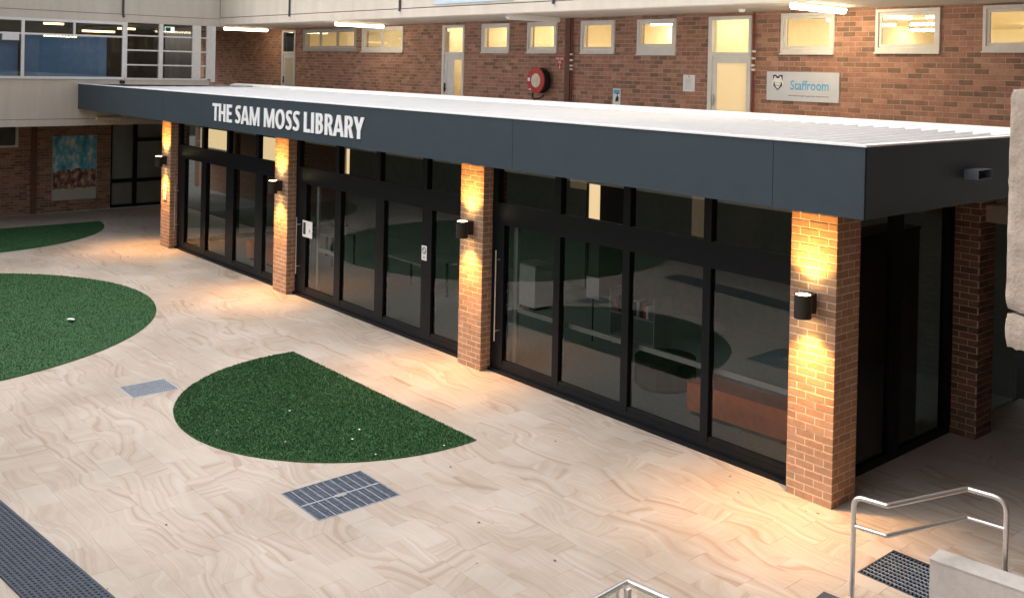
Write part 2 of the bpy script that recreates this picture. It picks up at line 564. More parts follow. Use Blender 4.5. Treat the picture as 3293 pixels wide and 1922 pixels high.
def courses(u0, u1, z0, z1, holes=(), start=0, phase=0.0):
    n = 0
    z = z0
    out = []
    while z < z1 - 0.015:
        zt = min(z + BH, z1)
        off = (BL + JT) / 2 if (n + start) % 2 else 0.0
        u = u0 - BL - JT + off + phase
        while u < u1:
            a, b = max(u, u0), min(u + BL, u1)
            if b - a > 0.03:
                for r in clip([(a, b, z, zt)], holes):
                    if r[1] - r[0] > 0.03 and r[3] - r[2] > 0.015:
                        out.append((r, n))
            u += BL + JT
        z += BH + JT
        n += 1
    return out

def lay(rects, axis, plane, mat, parent, limit=290, jitter=0.0018, flip=1):
    """bricks on a wall face. axis 'x': face looks to -Y at y=plane; axis 'y': face looks to +X at x=plane"""
    items = []
    for (a, b, c, d), n in rects:
        m = (a + b) / 2
        p = (m, plane, c) if axis == 'x' else (plane, m, c)
        q = project(*p)
        vis = q is not None and -20 < q[0] < IMW + 20 and -20 < q[1] < IMH + 20
        items.append((0 if vis else 1, q[2] if q else 999, p, b - a, d - c))
    items.sort(key=lambda t: (t[0], t[1]))
    stuff = MB()
    for i, (_, _, p, L, H) in enumerate(items):
        j = random.uniform(-jitter, jitter)
        if i < limit:
            if axis == 'x':
                link('brick', brick_mesh(L, H, mat), parent, (p[0], p[1] + j, p[2]))
            else:
                link('brick', brick_mesh(L, H, mat), parent, (p[0] + j, p[1], p[2]), rad(90))
        else:
            v, f = brick_verts(L, H)
            if axis == 'x':
                v = [(p[0] + x, p[1] + j + y, p[2] + z) for x, y, z in v]
            else:
                v = [(p[0] + j - y, p[1] + x, p[2] + z) for x, y, z in v]
            stuff.add(v, f)
    if stuff.v:
        o = part('brickwork', stuff, mat, parent)
        o['kind'] = 'stuff'

# ------------------------------------------------------------------ text
def text_mesh(s, size, width, mat, name='lettering', bold=0.0):
    c = bpy.data.curves.new('t', 'FONT')
    c.body = s
    c.size = 1.0
    c.align_x = 'LEFT'
    c.offset = bold
    c.resolution_u = 3
    ob = bpy.data.objects.new('t', c)
    COL.objects.link(ob)
    dg = bpy.context.evaluated_depsgraph_get()
    me = bpy.data.meshes.new_from_object(ob.evaluated_get(dg))
    bpy.data.objects.remove(ob)
    xs = [v.co.x for v in me.vertices]
    ys = [v.co.y for v in me.vertices]
    sx = width / (max(xs) - min(xs))
    sy = size / (max(ys) - min(ys))
    x0, y0 = min(xs), min(ys)
    for v in me.vertices:
        v.co = ((v.co.x - x0) * sx, 0.0, (v.co.y - y0) * sy)
    me.materials.clear()
    me.materials.append(M[mat])
    me.name = name
    return me

# ================================================================== THE GROUND
GR = [  # drain grates : x0 x1 y0 y1
    (-8.79, -8.19, -4.58, -3.92), (-4.08, -3.23, -4.41, -3.41), (0.90, 1.62, -0.99, -0.31)]
ground = struct(part('ground', MB().box(-60, 60, -60, 60, -0.6, -0.3), 'earth'))
paving = MB()
regions = [(-26.7, 6.2, -9.3, 0.20), (-0.30, 6.2, 0.20, 5.5), (-26.7, -19.45, 0.20, 3.1)]
for (x0, x1, y0, y1) in regions:
    for r in holes_rects(x0, x1, y0, y1, GR):
        paving.box(r[0], r[1], r[2], r[3], -0.06, -0.0016)
pav = struct(part('paving', paving, 'grout'))

def tile_mb(L, Wd):
    c = 0.0007
    a, b = L / 2, Wd / 2
    return ([(-a, -b, -0.02), (a, -b, -0.02), (a, b, -0.02), (-a, b, -0.02), (-a, -b, -c), (a, -b, -c), (a, b, -c), (-a, b, -c),
             (-a + c, -b + c, 0), (a - c, -b + c, 0), (a - c, b - c, 0), (-a + c, b - c, 0)],
            [(8, 9, 10, 11), (4, 5, 9, 8), (5, 6, 10, 9), (6, 7, 11, 10), (7, 4, 8, 11), (0, 1, 5, 4), (1, 2, 6, 5), (2, 3, 7, 6), (3, 0, 4, 7)])
tiles = []
PL, PW, PG = 0.6, 0.3, 0.0014
for (x0, x1, y0, y1) in regions:
    j = math.floor(y0 / PW)
    while j * PW < y1:
        off = 0.3 * (j % 2) + 0.04
        i = math.floor((x0 - off) / PL) - 1
        while i * PL + off < x1:
            a, b = max(i * PL + off + PG / 2, x0), min((i + 1) * PL + off - PG / 2, x1)
            c, d = max(j * PW + PG / 2, y0), min((j + 1) * PW - PG / 2, y1)
            if b - a > 0.02 and d - c > 0.02:
                for r in clip([(a, b, c, d)], GR):
                    if r[1] - r[0] > 0.01 and r[3] - r[2] > 0.01:
                        tiles.append(r)
            i += 1
        j += 1
tl = []
for r in tiles:
    cx, cy = (r[0] + r[1]) / 2, (r[2] + r[3]) / 2
    q = project(cx, cy, 0)
    vis = q is not None and -60 < q[0] < IMW + 60 and -60 < q[1] < IMH + 60
    tl.append((0 if vis else 1, q[2] if q else 99, cx, cy, r[1] - r[0], r[3] - r[2]))
tl.sort()
TC = {}
rest = MB()
for i, (_, _, cx, cy, L, Wd) in enumerate(tl):
    zj = random.uniform(-0.0004, 0.0008)
    if i < 298:
        k = (round(L, 3), round(Wd, 3))
        if k not in TC:
            TC[k] = MB().add(*tile_mb(*k)).mesh('paver', M['paver'])
        link('paver', TC[k], pav, (cx, cy, zj))
    else:
        v, f = tile_mb(L, Wd)
        rest.add([(x + cx, y + cy, z + zj) for x, y, z in v], f)
o = part('paver_field', rest, 'paver', pav)
o['kind'] = 'stuff'

# ---- turf : three rounded lawns of artificial grass, each one mass of blades
def turf(poly, n, label, hb=0.018):
    mb = MB().prism(poly, 0.003, 0.012)
    xs = [p[0] for p in poly]
    ys = [p[1] for p in poly]
    def inside(x, y):
        c = False
        for (xa, ya), (xb, yb) in zip(poly, poly[1:] + poly[:1]):
            if (ya > y) != (yb > y) and x < (xb - xa) * (y - ya) / (yb - ya) + xa:
                c = not c
        return c
    vs, fs = [], []
    k = 0
    while k < n:
        x, y = random.uniform(min(xs), max(xs)), random.uniform(min(ys), max(ys))
        if not inside(x, y):
            continue
        a = random.uniform(0, 6.283)
        w = random.uniform(0.003, 0.007)
        h = random.uniform(0.55, 1.3) * hb
        lx, ly = random.uniform(-0.014, 0.014), random.uniform(-0.014, 0.014)
        o = len(vs)
        vs += [(x - w * math.cos(a), y - w * math.sin(a), 0.011), (x + w * math.cos(a), y + w * math.sin(a), 0.011), (x + lx, y + ly, 0.012 + h)]
        fs.append((o, o + 1, o + 2))
        k += 1
    mb.add(vs, fs)
    o = part('turf_lawn', mb, 'turf')
    tag(o, label, 'artificial grass')
    o['kind'] = 'stuff'
    return o
def arc(cx, cy, r, a0, a1, n):
    return [(cx + r * math.cos(rad(a0 + (a1 - a0) * i / n)), cy + r * math.sin(rad(a0 + (a1 - a0) * i / n))) for i in range(n + 1)]
a_ = math.degrees(math.asin(0.268 / 2.46))
turf(arc(-6.42, -2.06, 2.46, 180 - a_, 360 + a_, 72), 80000, 'half round dark green artificial lawn with a straight edge facing the library')
turf(arc(-14.50, -6.74, 4.50, 0, 360, 110)[:-1], 110000, 'large round green artificial lawn cut off by the left edge of the picture', 0.02)
turf(arc(-24.45, -3.81, 3.80, -90, 87, 60), 25000, 'farthest artificial lawn with a straight side along the brick wall', 0.02)

# ---- drain grates
def grate(i, r, label, nx, ny, rods_along, gm='galv'):
    x0, x1, y0, y1 = r
    g = thing('drain_grate', label, 'grate', ((x0 + x1) / 2, (y0 + y1) / 2, 0), 'steel drain grates set in the paving')
    f = MB()
    t = 0.018
    f.box(x0, x1, y0, y0 + t, -0.05, 0.002).box(x0, x1, y1 - t, y1, -0.05, 0.002)
    f.box(x0, x0 + t, y0 + t, y1 - t, -0.05, 0.0015).box(x1 - t, x1, y0 + t, y1 - t, -0.05, 0.0015)
    part('frame', f, gm, g)
    bars = MB()
    if rods_along == 'y':          # thin bearing bars run along x, cross rods along y
        for k in range(ny):
            y = y0 + t + (y1 - y0 - 2 * t) * (k + 0.5) / ny
            bars.box(x0 + t, x1 - t, y - 0.007, y + 0.007, -0.04, -0.003)
        part('bearing_bars', bars, gm, g, kind='stuff')
        for k in range(1, nx):
            x = x0 + t + (x1 - x0 - 2 * t) * k / nx
            part('cross_rod', MB().box(x - 0.005, x + 0.005, y0 + t, y1 - t, -0.02, 0.0005), 'galv_pale', g)
    else:
        for k in range(nx):
            x = x0 + t + (x1 - x0 - 2 * t) * (k + 0.5) / nx
            bars.box(x - 0.0065, x + 0.0065, y0 + t, y1 - t, -0.05, -0.003)
        part('bearing_bars', bars, gm, g, kind='stuff')
        for k in range(1, ny):
            y = y0 + t + (y1 - y0 - 2 * t) * k / ny
            part('cross_rod', MB().box(x0 + t, x1 - t, y - 0.0032, y + 0.0032, -0.02, 0.0005), 'galv_pale', g)
    return g
grate(0, GR[0], 'small pale blue drain grate between the round lawn and the half round lawn', 9, 22, 'x', 'galv_pale')
g1 = grate(1, GR[1], 'large dark drain grate in the paving in front of the half round lawn', 24, 10, 'x')
part('centre_bar', MB().box(-3.665, -3.645, -4.39, -3.43, -0.03, 0.001), 'galv_pale', g1)
part('lifting_key', MB().box(-3.67, -3.60, -3.98, -3.86, 0.001, 0.005), 'steel', g1)
grate(2, GR[2], 'black drain grate beside the pale concrete block under the handrail', 17, 10, 'x', 'rubber')

# ---- studded dark mat at the lower left
mat_d = Vector((2.73, 0.28)).normalized()
mat_n = Vector((-mat_d.y, mat_d.x))
mp0 = Vector((-9.2, -7.145))
mat = thing('rubber_mat', 'long dark blue studded rubber strip lying on the pale paving at lower left', 'mat', (mp0.x, mp0.y, 0))
b_ = MB()
MLEN, MW = 8.2, 0.56
base = mp0 - mat_n * MW
b_.obox(base, mat_d, MLEN, MW, 0.003, 0.022)
part('strip', b_, 'rubber', mat)
st = MB()
for i in range(int(MLEN / 0.055)):
    for j in range(12):
        p = base + mat_d * (0.03 + i * 0.055 + (0.027 if j % 2 else 0)) + mat_n * (0.03 + j * 0.045)
        a, c = mat_d * 0.015, mat_n * 0.012
        q = [p - a - c, p + a - c, p + a + c, p - a + c]
        st.add([(v.x, v.y, 0.022) for v in q] + [(p.x + (v.x - p.x) * 0.6, p.y + (v.y - p.y) * 0.6, 0.031) for v in q],
               [(4, 5, 6, 7), (0, 1, 5, 4), (1, 2, 6, 5), (2, 3, 7, 6), (3, 0, 4, 7)])
part('studs', st, 'rubber', mat, kind='stuff')

# ================================================================== THE LIBRARY
FX0, FX1, FY, FZB, FZT = -23.9, 0.772, -0.787, 3.307, 4.013
PIL = [0.0, -6.21, -12.67, -18.97]
lib = thing('library', 'low dark library pavilion with brick pillars, tall black glazing and a flat white roof', 'library', (-9.5, 0.2, 0))
# floor, back, ceiling of the inside
part('floor', MB().box(-19.4, -0.36, 0.29, 5.38, -0.1, 0.006), 'floor_in', lib)
part('ceiling', MB().box(-19.3, -0.42, 0.30, 5.38, 3.10, 3.16), 'white_paint', lib)
part('rear_wall', MB().box(-19.4, -0.36, 5.38, 5.5, 0, 3.3), 'rear_paint', lib)
rd = part('rear_door', MB().box(-9.42, -9.36, 5.33, 5.379, 0.006, 2.32).box(-9.0, -8.3, 5.33, 5.379, 0.006, 2.32), 'black', lib)
part('lit_opening', MB().box(-9.36, -9.0, 5.36, 5.378, 1.5, 2.30), 'lit_window', rd)
part('soffit', MB().box(FX0 + 0.02, FX1 - 0.01, FY + 0.01, 3.40, FZB + 0.002, FZB + 0.08), 'soffit_dark', lib)
# fascia panels with open joints
seams = [FX1 - 0.004]
x = -0.30
while x > FX0 + 0.5:
    seams.append(x)
    x -= 4.29
seams.append(FX0)
for a, b in zip(seams, seams[1:]):
    part('fascia_panel', MB().box(b + 0.003, a - 0.003, FY, FY + 0.03, FZB, FZT), 'fascia', lib)
part('fascia_panel', MB().box(FX1 - 0.031, FX1, FY + 0.032, 3.4, FZB - 0.001, FZT), 'fascia', lib)
part('end_parapet', MB().add([(-23.88, FY + .03, 3.7), (-21.7, 3.425, 3.7), (-21.76, 3.425, 3.7), (-23.95, FY + .03, 3.7),
                              (-23.88, FY + .03, 4.01), (-21.7, 3.425, 4.03), (-21.76, 3.425, 4.03), (-23.95, FY + .03, 4.01)],
                             [(0, 3, 2, 1), (4, 5, 6, 7), (0, 1, 5, 4), (1, 2, 6, 5), (2, 3, 7, 6), (3, 0, 4, 7)]), 'fascia', lib)
fl = MB()
fl.box(FX0, FX1 + 0.012, FY - 0.012, FY + 0.09, FZT + 0.002, FZT + 0.022)
fl.box(FX1 - 0.09, FX1 + 0.0125, FY + 0.09, 3.42, FZT + 0.0025, FZT + 0.021)
part('edge_flashing', fl, 'roof', lib)
# roof sheet, rising gently to the rear, standing ribs
RY0, RY1, RZ0, RZ1 = FY + 0.03, 3.42, 3.90, 3.965
rf = MB()
rf.add([(FX0, RY0, RZ0), (FX1 - .03, RY0, RZ0), (FX1 - .03, RY1, RZ1), (FX0, RY1, RZ1)], [(0, 1, 2, 3)])
roof = part('roof', rf, 'roof', lib)
rib = MB()
def rib_mb():
    m = MB()
    a, b = RY0 + 0.0, RY1 - 0.14
    za, zb = RZ0, RZ0 + (RZ1 - RZ0) * (b - RY0) / (RY1 - RY0)
    w, h = 0.020, 0.05
    m.add([(-w, a, za), (w, a, za), (w * .5, a, za + h), (-w * .5, a, za + h), (-w, b, zb), (w, b, zb), (w * .5, b, zb + h), (-w * .5, b, zb + h)],
          [(0, 1, 2, 3), (7, 6, 5, 4), (1, 5, 6, 2), (2, 6, 7, 3), (3, 7, 4, 0)])
    return m
rm = rib_mb().mesh('roof_rib', M['roof'])
x = FX1 - 0.14
while x > FX0 + 0.3:
    link('roof_rib', rm, roof, (x, 0, 0))
    x -= 0.238

# pillars
for i, X in enumerate(PIL):
    core = part('brick_pillar', MB().box(X - 0.59 + 0.003, X - 0.003, 0.003, 0.47, 0, FZB), 'pillar_mortar', lib)
    front = courses(X - 0.59, X - 0.001, 0.0, FZB - 0.002, (), 1 if i % 2 == 0 else 0)
    lay(front, 'x', 0.0, 'pillar_brick', core, limit=200)
    side = courses(0.022, 0.47, 0.0, FZB - 0.002, (), i % 2, 0.10)
    lay(side, 'y', X, 'pillar_brick', core, limit=95)
core = part('brick_pillar', MB().box(-0.32 + .007, 0.05 - .007, 3.307, 3.75, 0, FZB), 'pillar_mortar', lib)
lay(courses(-0.32, 0.049, 0, FZB - 0.2), 'x', 3.30, 'old_brick', core, limit=110)
lay(courses(3.322, 3.75, 0, FZB - 0.2, (), 1), 'y', 0.05, 'old_brick', core, limit=120)

# glazing : mullions measured along the facade
GY0, GY1 = 0.19, 0.275
def bay(xl, xr, jamb, mulls, handle, stile):
    fr = MB()
    fr.box(xl, xr, GY0 + .004, GY1 - .004, 0.0, 0.14)                    # sill
    sub = [(xl, jamb)] + mulls
    bayo = part('glazed_bay', fr, 'black_alu', lib)
    part('sill_track', MB().box(xl, xr, GY0 - 0.05, GY0 + 0.002, 0.0, 0.045), 'black_alu', bayo)
    part('transom', MB().box(xl, xr, GY0 - 0.006, GY1, 2.29, 2.62), 'black_alu', bayo)
    part('head', MB().box(xl, xr, GY0 + .004, GY1 - .004, 3.24, FZB + .001), 'black_alu', bayo)
    edges = []
    for a, b in sub:
        part('mullion', MB().box(a, b, GY0, GY1 + 0.02, 0.141, 2.289), 'black_alu', bayo)
        w = min(b - a, 0.13)
        part('mullion', MB().box(a, a + w, GY0 - .003, GY1 + 0.02, 2.621, 3.239), 'black_alu', bayo)
    xs = [(a, b) for a, b in sub] + [(xr, xr)]
    for (a, b), (c, d) in zip(xs, xs[1:]):
        part('pane', MB().add([(b, 0.232, 0.14), (c, 0.232, 0.14), (c, 0.232, 2.29), (b, 0.232, 2.29)], [(0, 1, 2, 3)]), 'glass', bayo)
        w = min(b - a, 0.13)
        part('pane', MB().add([(a + w, 0.230, 2.62), (c, 0.230, 2.62), (c, 0.230, 3.24), (a + w, 0.230, 3.24)], [(0, 1, 2, 3)]), 'glass', bayo)
        part('bottom_rail', MB().box(b, c, GY0 + .01, GY1 - .01, 0.1405, 0.20), 'black_alu', bayo)
    if handle:
        hx, z0, z1 = handle
        h = MB().tube([(hx, 0.10, z0), (hx, 0.10, z1)], 0.010, 8)
        for z in (z0 + .15, z1 - .15):
            h.tube([(hx, 0.10, z), (hx, 0.195, z)], 0.009, 6)
        part('door_handle', h, 'steel', bayo)
    return bayo
bay(PIL[1], -0.59, -5.92, [(-4.77, -4.64), (-3.39, -3.26), (-2.0, -1.88)], (-6.0, 0.5, 1.9), True)
bay(PIL[2], PIL[1] - .59, -12.24, [(-11.09, -10.87), (-9.62, -9.34), (-8.14, -7.85)], (-12.46, 0.45, 1.6), True)
bay(PIL[3], PIL[2] - .59, -18.52, [(-17.50, -17.22), (-16.08, -15.68), (-14.56, -14.2)], (-18.9, 0.45, 1.6), True)
# near end wall of glass
sg = part('side_glazing', MB().box(-0.37, -0.30, 0.475, 3.30, 0, 0.10), 'black_alu', lib)
part('head', MB().box(-0.37, -0.30, 0.475, 3.30, 3.2, FZB), 'black_alu', sg)
for a, b in ((1.72, 1.96), (3.12, 3.298)):
    part('mullion', MB().box(-0.38, -0.29, a, b, 0.101, 3.199), 'black_alu', sg)
for a, b in ((0.475, 1.72), (1.96, 3.12)):
    part('pane', MB().add([(-0.335, a, 0.1), (-0.335, b, 0.1), (-0.335, b, 3.2), (-0.335, a, 3.2)], [(0, 1, 2, 3)]), 'glass', sg)
# far end of the glazed room
fg = part('end_glazing', MB().box(-19.40, -19.32, 0.475, 3.4, 0, 0.12), 'black_alu', lib)
for a, b in ((0.475, 0.56), (1.9, 2.0), (3.3, 3.4)):
    part('mullion', MB().box(-19.42, -19.31, a, b, 0.121, 3.3), 'black_alu', fg)
for a, b in ((0.56, 1.9), (2.0, 3.3)):
    part('pane', MB().add([(-19.36, a, 0.12), (-19.36, b, 0.12), (-19.36, b, 3.3), (-19.36, a, 3.3)], [(0, 1, 2, 3)]), 'glass', fg)
# rainwater overflow spout on the near end of the fascia
sp = MB()
sp.box(FX1, FX1 + 0.16, 1.28, 1.62, 3.69, 3.70).box(FX1, FX1 + 0.16, 1.28, 1.29, 3.60, 3.69).box(FX1, FX1 + 0.16, 1.61, 1.62, 3.60, 3.69).box(FX1, FX1 + 0.16, 1.28, 1.62, 3.59, 3.60)
part('overflow_spout', sp, 'galv', lib)

# raised lettering on the fascia : strokes cut to the measured width of each letter
LX = [-14.589, -14.266, -14.256, -13.926, -13.874, -13.615, -13.464, -13.197, -13.188, -12.813, -12.783, -12.347, -12.155, -11.712, -11.67, -11.288, -11.256, -10.996,
      -10.975, -10.698, -10.538, -10.295, -10.265, -10.16, -10.098, -9.833, -9.774, -9.482, -9.475, -9.106, -9.084, -8.798, -8.793, -8.45]
LZ0, LZ1 = 3.470, 3.838
def ribbon(mb, pts, w, y):
    L, Rr = [], []
    for i, p in enumerate(pts):
        a = Vector(pts[max(i - 1, 0)])
        b = Vector(pts[min(i + 1, len(pts) - 1)])
        t = (b - a).normalized()
        n = Vector((-t.y, t.x))
        ww = w[i] if isinstance(w, (list, tuple)) else w
        L.append(Vector(p) + n * ww / 2)
        Rr.append(Vector(p) - n * ww / 2)
    for i in range(len(pts) - 1):
        q = [Rr[i], Rr[i + 1], L[i + 1], L[i]]
        mb.xz([(v.x, v.y) for v in q], y, FY - 0.001)
def letter(ch, x0, x1):
    m = MB()
    w, h = x1 - x0, LZ1 - LZ0
    s, t = 0.105, 0.062            # stem and bar
    y = FY - 0.016
    X = lambda u: x0 + u * w
    Z = lambda v: LZ0 + v * h
    def bx(a, b, c, d, yy=0.0):
        m.box(a, b, y + yy, FY - 0.001, c, d)
    if ch == 'T':
        bx(x0, x1, LZ1 - t, LZ1)
        bx((x0 + x1 - s) / 2, (x0 + x1 + s) / 2, LZ0, LZ1 - t)
    elif ch == 'H':
        bx(x0, x0 + s, LZ0, LZ1); bx(x1 - s, x1, LZ0, LZ1); bx(x0 + s, x1 - s, Z(.5) - t / 2, Z(.5) + t / 2)
    elif ch in 'EL':
        bx(x0, x0 + s, LZ0, LZ1); bx(x0 + s, x1, LZ0, LZ0 + t)
        if ch == 'E':
            bx(x0 + s, x1, LZ1 - t, LZ1); bx(x0 + s, x1 - .02, Z(.5) - t / 2, Z(.5) + t / 2)
    elif ch == 'I':
        bx(x0, x1, LZ0, LZ1)
    elif ch == 'A':
        c = (x0 + x1) / 2
        k = s * 0.56
        m.xz([(x0, LZ0), (x0 + s, LZ0), (c, LZ1 - .09), (c, LZ1), (c - k, LZ1)], y, FY - 0.001)
        m.xz([(x1 - s, LZ0), (x1, LZ0), (c + k, LZ1), (c, LZ1), (c, LZ1 - .09)], y + .0006, FY - 0.001)
        m.xz([(X(.26), Z(.2)), (X(.74), Z(.2)), (X(.68), Z(.2) + t), (X(.32), Z(.2) + t)], y + .0012, FY - 0.001)
    elif ch == 'M':
        q = s * .86
        c = (x0 + x1) / 2
        bx(x0, x0 + q, LZ0, LZ1); bx(x1 - q, x1, LZ0, LZ1)
        m.xz([(x0 + q * .3, LZ1), (c - q * .45, LZ0), (c, LZ0), (c, LZ0 + .13), (x0 + q * 1.22, LZ1)], y + .0006, FY - 0.001)
        m.xz([(c, LZ0), (c + q * .45, LZ0), (x1 - q * .3, LZ1), (x1 - q * 1.22, LZ1), (c, LZ0 + .13)], y + .0010, FY - 0.001)
    elif ch == 'Y':
        c = (x0 + x1) / 2
        bx(c - s / 2, c + s / 2, LZ0, Z(.45))
        m.xz([(c - s / 2, Z(.38)), (c, Z(.38)), (c, Z(.62)), (x0 + s * 1.05, LZ1), (x0, LZ1)], y + .0006, FY - 0.001)
        m.xz([(c, Z(.38)), (c + s / 2, Z(.38)), (x1, LZ1), (x1 - s * 1.05, LZ1), (c, Z(.62))], y + .0010, FY - 0.001)
    elif ch == 'O':
        cx, cz = (x0 + x1) / 2, (LZ0 + LZ1) / 2
        a1, b1 = w / 2, h / 2 + .006
        n = 28
        for i in range(n):
            p0, p1 = 2 * math.pi * i / n, 2 * math.pi * (i + 1) / n
            q = [(cx + a1 * math.cos(p0), cz + b1 * math.sin(p0)), (cx + a1 * math.cos(p1), cz + b1 * math.sin(p1)),
                 (cx + (a1 - s) * math.cos(p1), cz + (b1 - t) * math.sin(p1)), (cx + (a1 - s) * math.cos(p0), cz + (b1 - t) * math.sin(p0))]
            m.xz(q, y, FY - 0.001)
    elif ch == 'S':
        P = [(.93, .86), (.75, .905), (.5, .915), (.28, .85), (.22, .72), (.34, .60), (.56, .49), (.74, .37), (.78, .25), (.68, .13), (.46, .085), (.24, .10), (.06, .15)]
        W_ = [.05, .055, .062, .075, .085, .09, .095, .09, .085, .075, .062, .055, .05]
        pts = []
        ws = []
        for i in range(len(P) - 1):
            for k in range(3):
                f = k / 3
                p_1, p0, p1, p2 = [Vector(P[min(max(i + q, 0), len(P) - 1)]) for q in (-1, 0, 1, 2)]
                v = 0.5 * ((2 * p0) + (p1 - p_1) * f + (2 * p_1 - 5 * p0 + 4 * p1 - p2) * f * f + (3 * p0 - p_1 - 3 * p1 + p2) * f ** 3)
                pts.append((X(v.x), Z(v.y)))
                ws.append(W_[i] * (1 - f) + W_[i + 1] * f)
        pts.append((X(P[-1][0]), Z(P[-1][1])))
        ws.append(W_[-1])
        ribbon(m, pts, ws, y)
    elif ch in 'BR':
        bx(x0, x0 + s, LZ0, LZ1)
        def bowl(z0, z1, xr, yy):
            cz, b1 = (z0 + z1) / 2, (z1 - z0) / 2
            xs = x0 + s
            a1 = xr - xs - .02
            n = 12
            for i in range(n):
                p0, p1 = -math.pi / 2 + math.pi * i / n, -math.pi / 2 + math.pi * (i + 1) / n
                f = lambda p, a, b: (xs + .02 + a * math.cos(p), cz + b * math.sin(p))
                m.xz([f(p0, a1, b1), f(p1, a1, b1), f(p1, max(a1 - s * .9, .01), b1 - t * .9), f(p0, max(a1 - s * .9, .01), b1 - t * .9)], y + yy, FY - 0.001)
            m.box(xs, xs + .02, y + yy, FY - .001, z1 - t * .9, z1)
            m.box(xs, xs + .02, y + yy, FY - .001, z0, z0 + t * .9)
        if ch == 'B':
            bowl(Z(.48), LZ1, x1 - .012, .0006)
            bowl(LZ0, Z(.60), x1, .0012)
        else:
            bowl(Z(.42), LZ1, x1 - .02, .0006)
            m.xz([(x0 + s + .02, Z(.46)), (x1 - s * 1.02, LZ0), (x1, LZ0), (x0 + s + .10, Z(.50))], y + .0012, FY - 0.001)
    return m
ls = thing('lettering', 'raised white capital letters reading THE SAM MOSS LIBRARY on the dark fascia', 'sign', (-11.5, FY, LZ0))
for i, ch in enumerate('THESAMMOSSLIBRARY'):
    part('letter', letter(ch, LX[2 * i], LX[2 * i + 1]), 'letter', ls)

# ---- wall lamps on the four pillars
def spot(name, parent, loc, down, energy, size, blend):
    l = bpy.data.lights.new(name, 'SPOT')
    l.energy = energy
    l.color = (1.0, 0.46, 0.105)
    l.spot_size = rad(size)
    l.spot_blend = blend
    l.shadow_soft_size = 0.03
    o = bpy.data.objects.new(name, l)
    COL.objects.link(o)
    o.parent = parent
    o.location = Vector(loc) - OFF[parent.name]
    o.rotation_euler = (rad(-7), 0, 0) if down else (math.pi, 0, 0)
SC_LAB = ['black cylinder wall lamp lit on the nearest brick pillar', 'black cylinder wall lamp lit on the second pillar from the right',
          'black cylinder wall lamp lit on the pillar below the fascia lettering', 'black cylinder wall lamp lit on the farthest brick pillar']
for X, lab in zip(PIL, SC_LAB):
    cx, cy, z0, z1 = X - 0.295, -0.185, 2.05, 2.31
    s_ = thing('wall_lamp', lab, 'wall lamp', (cx, 0, z0), 'up and down lamps on the brick pillars')
    body = MB()
    body.ring((cx, cy, z0), 0.095, 0.080, z1 - z0, 28, 'z')
    body.cyl((cx, cy, z0 + 0.10), 0.081, 0.05, 28)
    me = body.mesh('body', M['lamp_black'])
    smooth_by_angle(me)
    link('body', me, s_)
    part('bracket', MB().box(cx - .055, cx + .055, cy + .075, -0.003, z0 + .04, z1 - .01), 'lamp_black', s_)
    part('lens', MB().cyl((cx, cy, z1 - 0.009), 0.0785, 0.006, 24), 'lens', s_)
    part('lens', MB().cyl((cx, cy, z0 + 0.016), 0.079, 0.006, 24), 'lens', s_)
    spot('spot_down', s_, (cx, cy, z0 - 0.002), True, 235, 102, 1.0)
    spot('spot_up', s_, (cx, cy, z1 + 0.004), False, 190, 122, 1.0)

# ---- inside the library
t = thing('bench', 'long orange upholstered bench behind the glass beside the nearest pillar', 'bench', (-1.9, 1.3, 0))
part('seat', MB().obox((-2.94, 1.06), (1, 0.05), 2.2, 0.46, 0.07, 0.45), 'orange', t)
part('plinth', MB().obox((-2.90, 1.10), (1, 0.05), 2.1, 0.38, 0.006, 0.07), 'black', t)
t = thing('ottoman', 'round black ottoman on the carpet left of the orange bench', 'ottoman', (-3.95, 1.75, 0))
part('cushion', MB().cyl((-3.95, 1.75, 0.06), 0.46, 0.38, 28), 'black', t)
part('foot', MB().cyl((-3.95, 1.75, 0.006), 0.40, 0.054, 28), 'black_alu', t)
t = thing('cabinet', 'pale grey cabinet standing inside beyond the sliding door', 'cabinet', (-8.8, 3.4, 0))
part('carcass', MB().box(-9.05, -8.55, 3.15, 3.6, 0.06, 0.86), 'white_paint', t)
part('top', MB().box(-9.08, -8.52, 3.12, 3.63, 0.86, 0.89), 'grey_paint', t)
part('kickboard', MB().box(-9.03, -8.57, 3.18, 3.58, 0.006, 0.06), 'black', t)
t = thing('book_trolley', 'low book trolley with a white card and books behind the middle panes', 'trolley', (-5.6, 3.0, 0))
for z in (0.14, 0.55):
    part('shelf', MB().box(-6.1, -5.1, 2.75, 3.2, z, z + 0.02), 'grey_paint', t)
part('side_panel', MB().box(-6.12, -6.10, 2.75, 3.2, 0.1, 0.95), 'grey_paint', t)
part('side_panel', MB().box(-5.10, -5.08, 2.75, 3.2, 0.1, 0.95), 'grey_paint', t)
for cx in (-6.05, -5.15):
    for cy in (2.8, 3.15):
        part('castor', MB().cyl((cx, cy - .012, 0.05), 0.044, 0.024, 12, 'y'), 'white_paint', t)
bk = [(0.5, .2, .1), ]
for k in range(11):
    x = -6.0 + k * 0.07
    h = random.uniform(0.2, 0.28)
    bm_c = random.choice(['paper', 'navy', 'red', 'grey_paint'])
    o = part('book', MB().box(x, x + random.uniform(.03, .055), 2.78, 2.95, 0.572, 0.572 + h), bm_c, None)
    tag(o, '%s upright book on the trolley shelf behind the glass' % {'paper': 'white', 'navy': 'navy', 'red': 'red', 'grey_paint': 'grey'}[bm_c], 'book', 'books on the trolley')
t = thing('display_card', 'white display card leaning on the trolley top behind the glass', 'card', (-6.3, 2.6, 0))
part('card', MB().box(-6.5, -6.2, 2.55, 2.56, 0.75, 1.12), 'paper', t)
part('stand', MB().box(-6.36, -6.34, 2.562, 2.58, 0.0065, 0.9), 'black_alu', t)
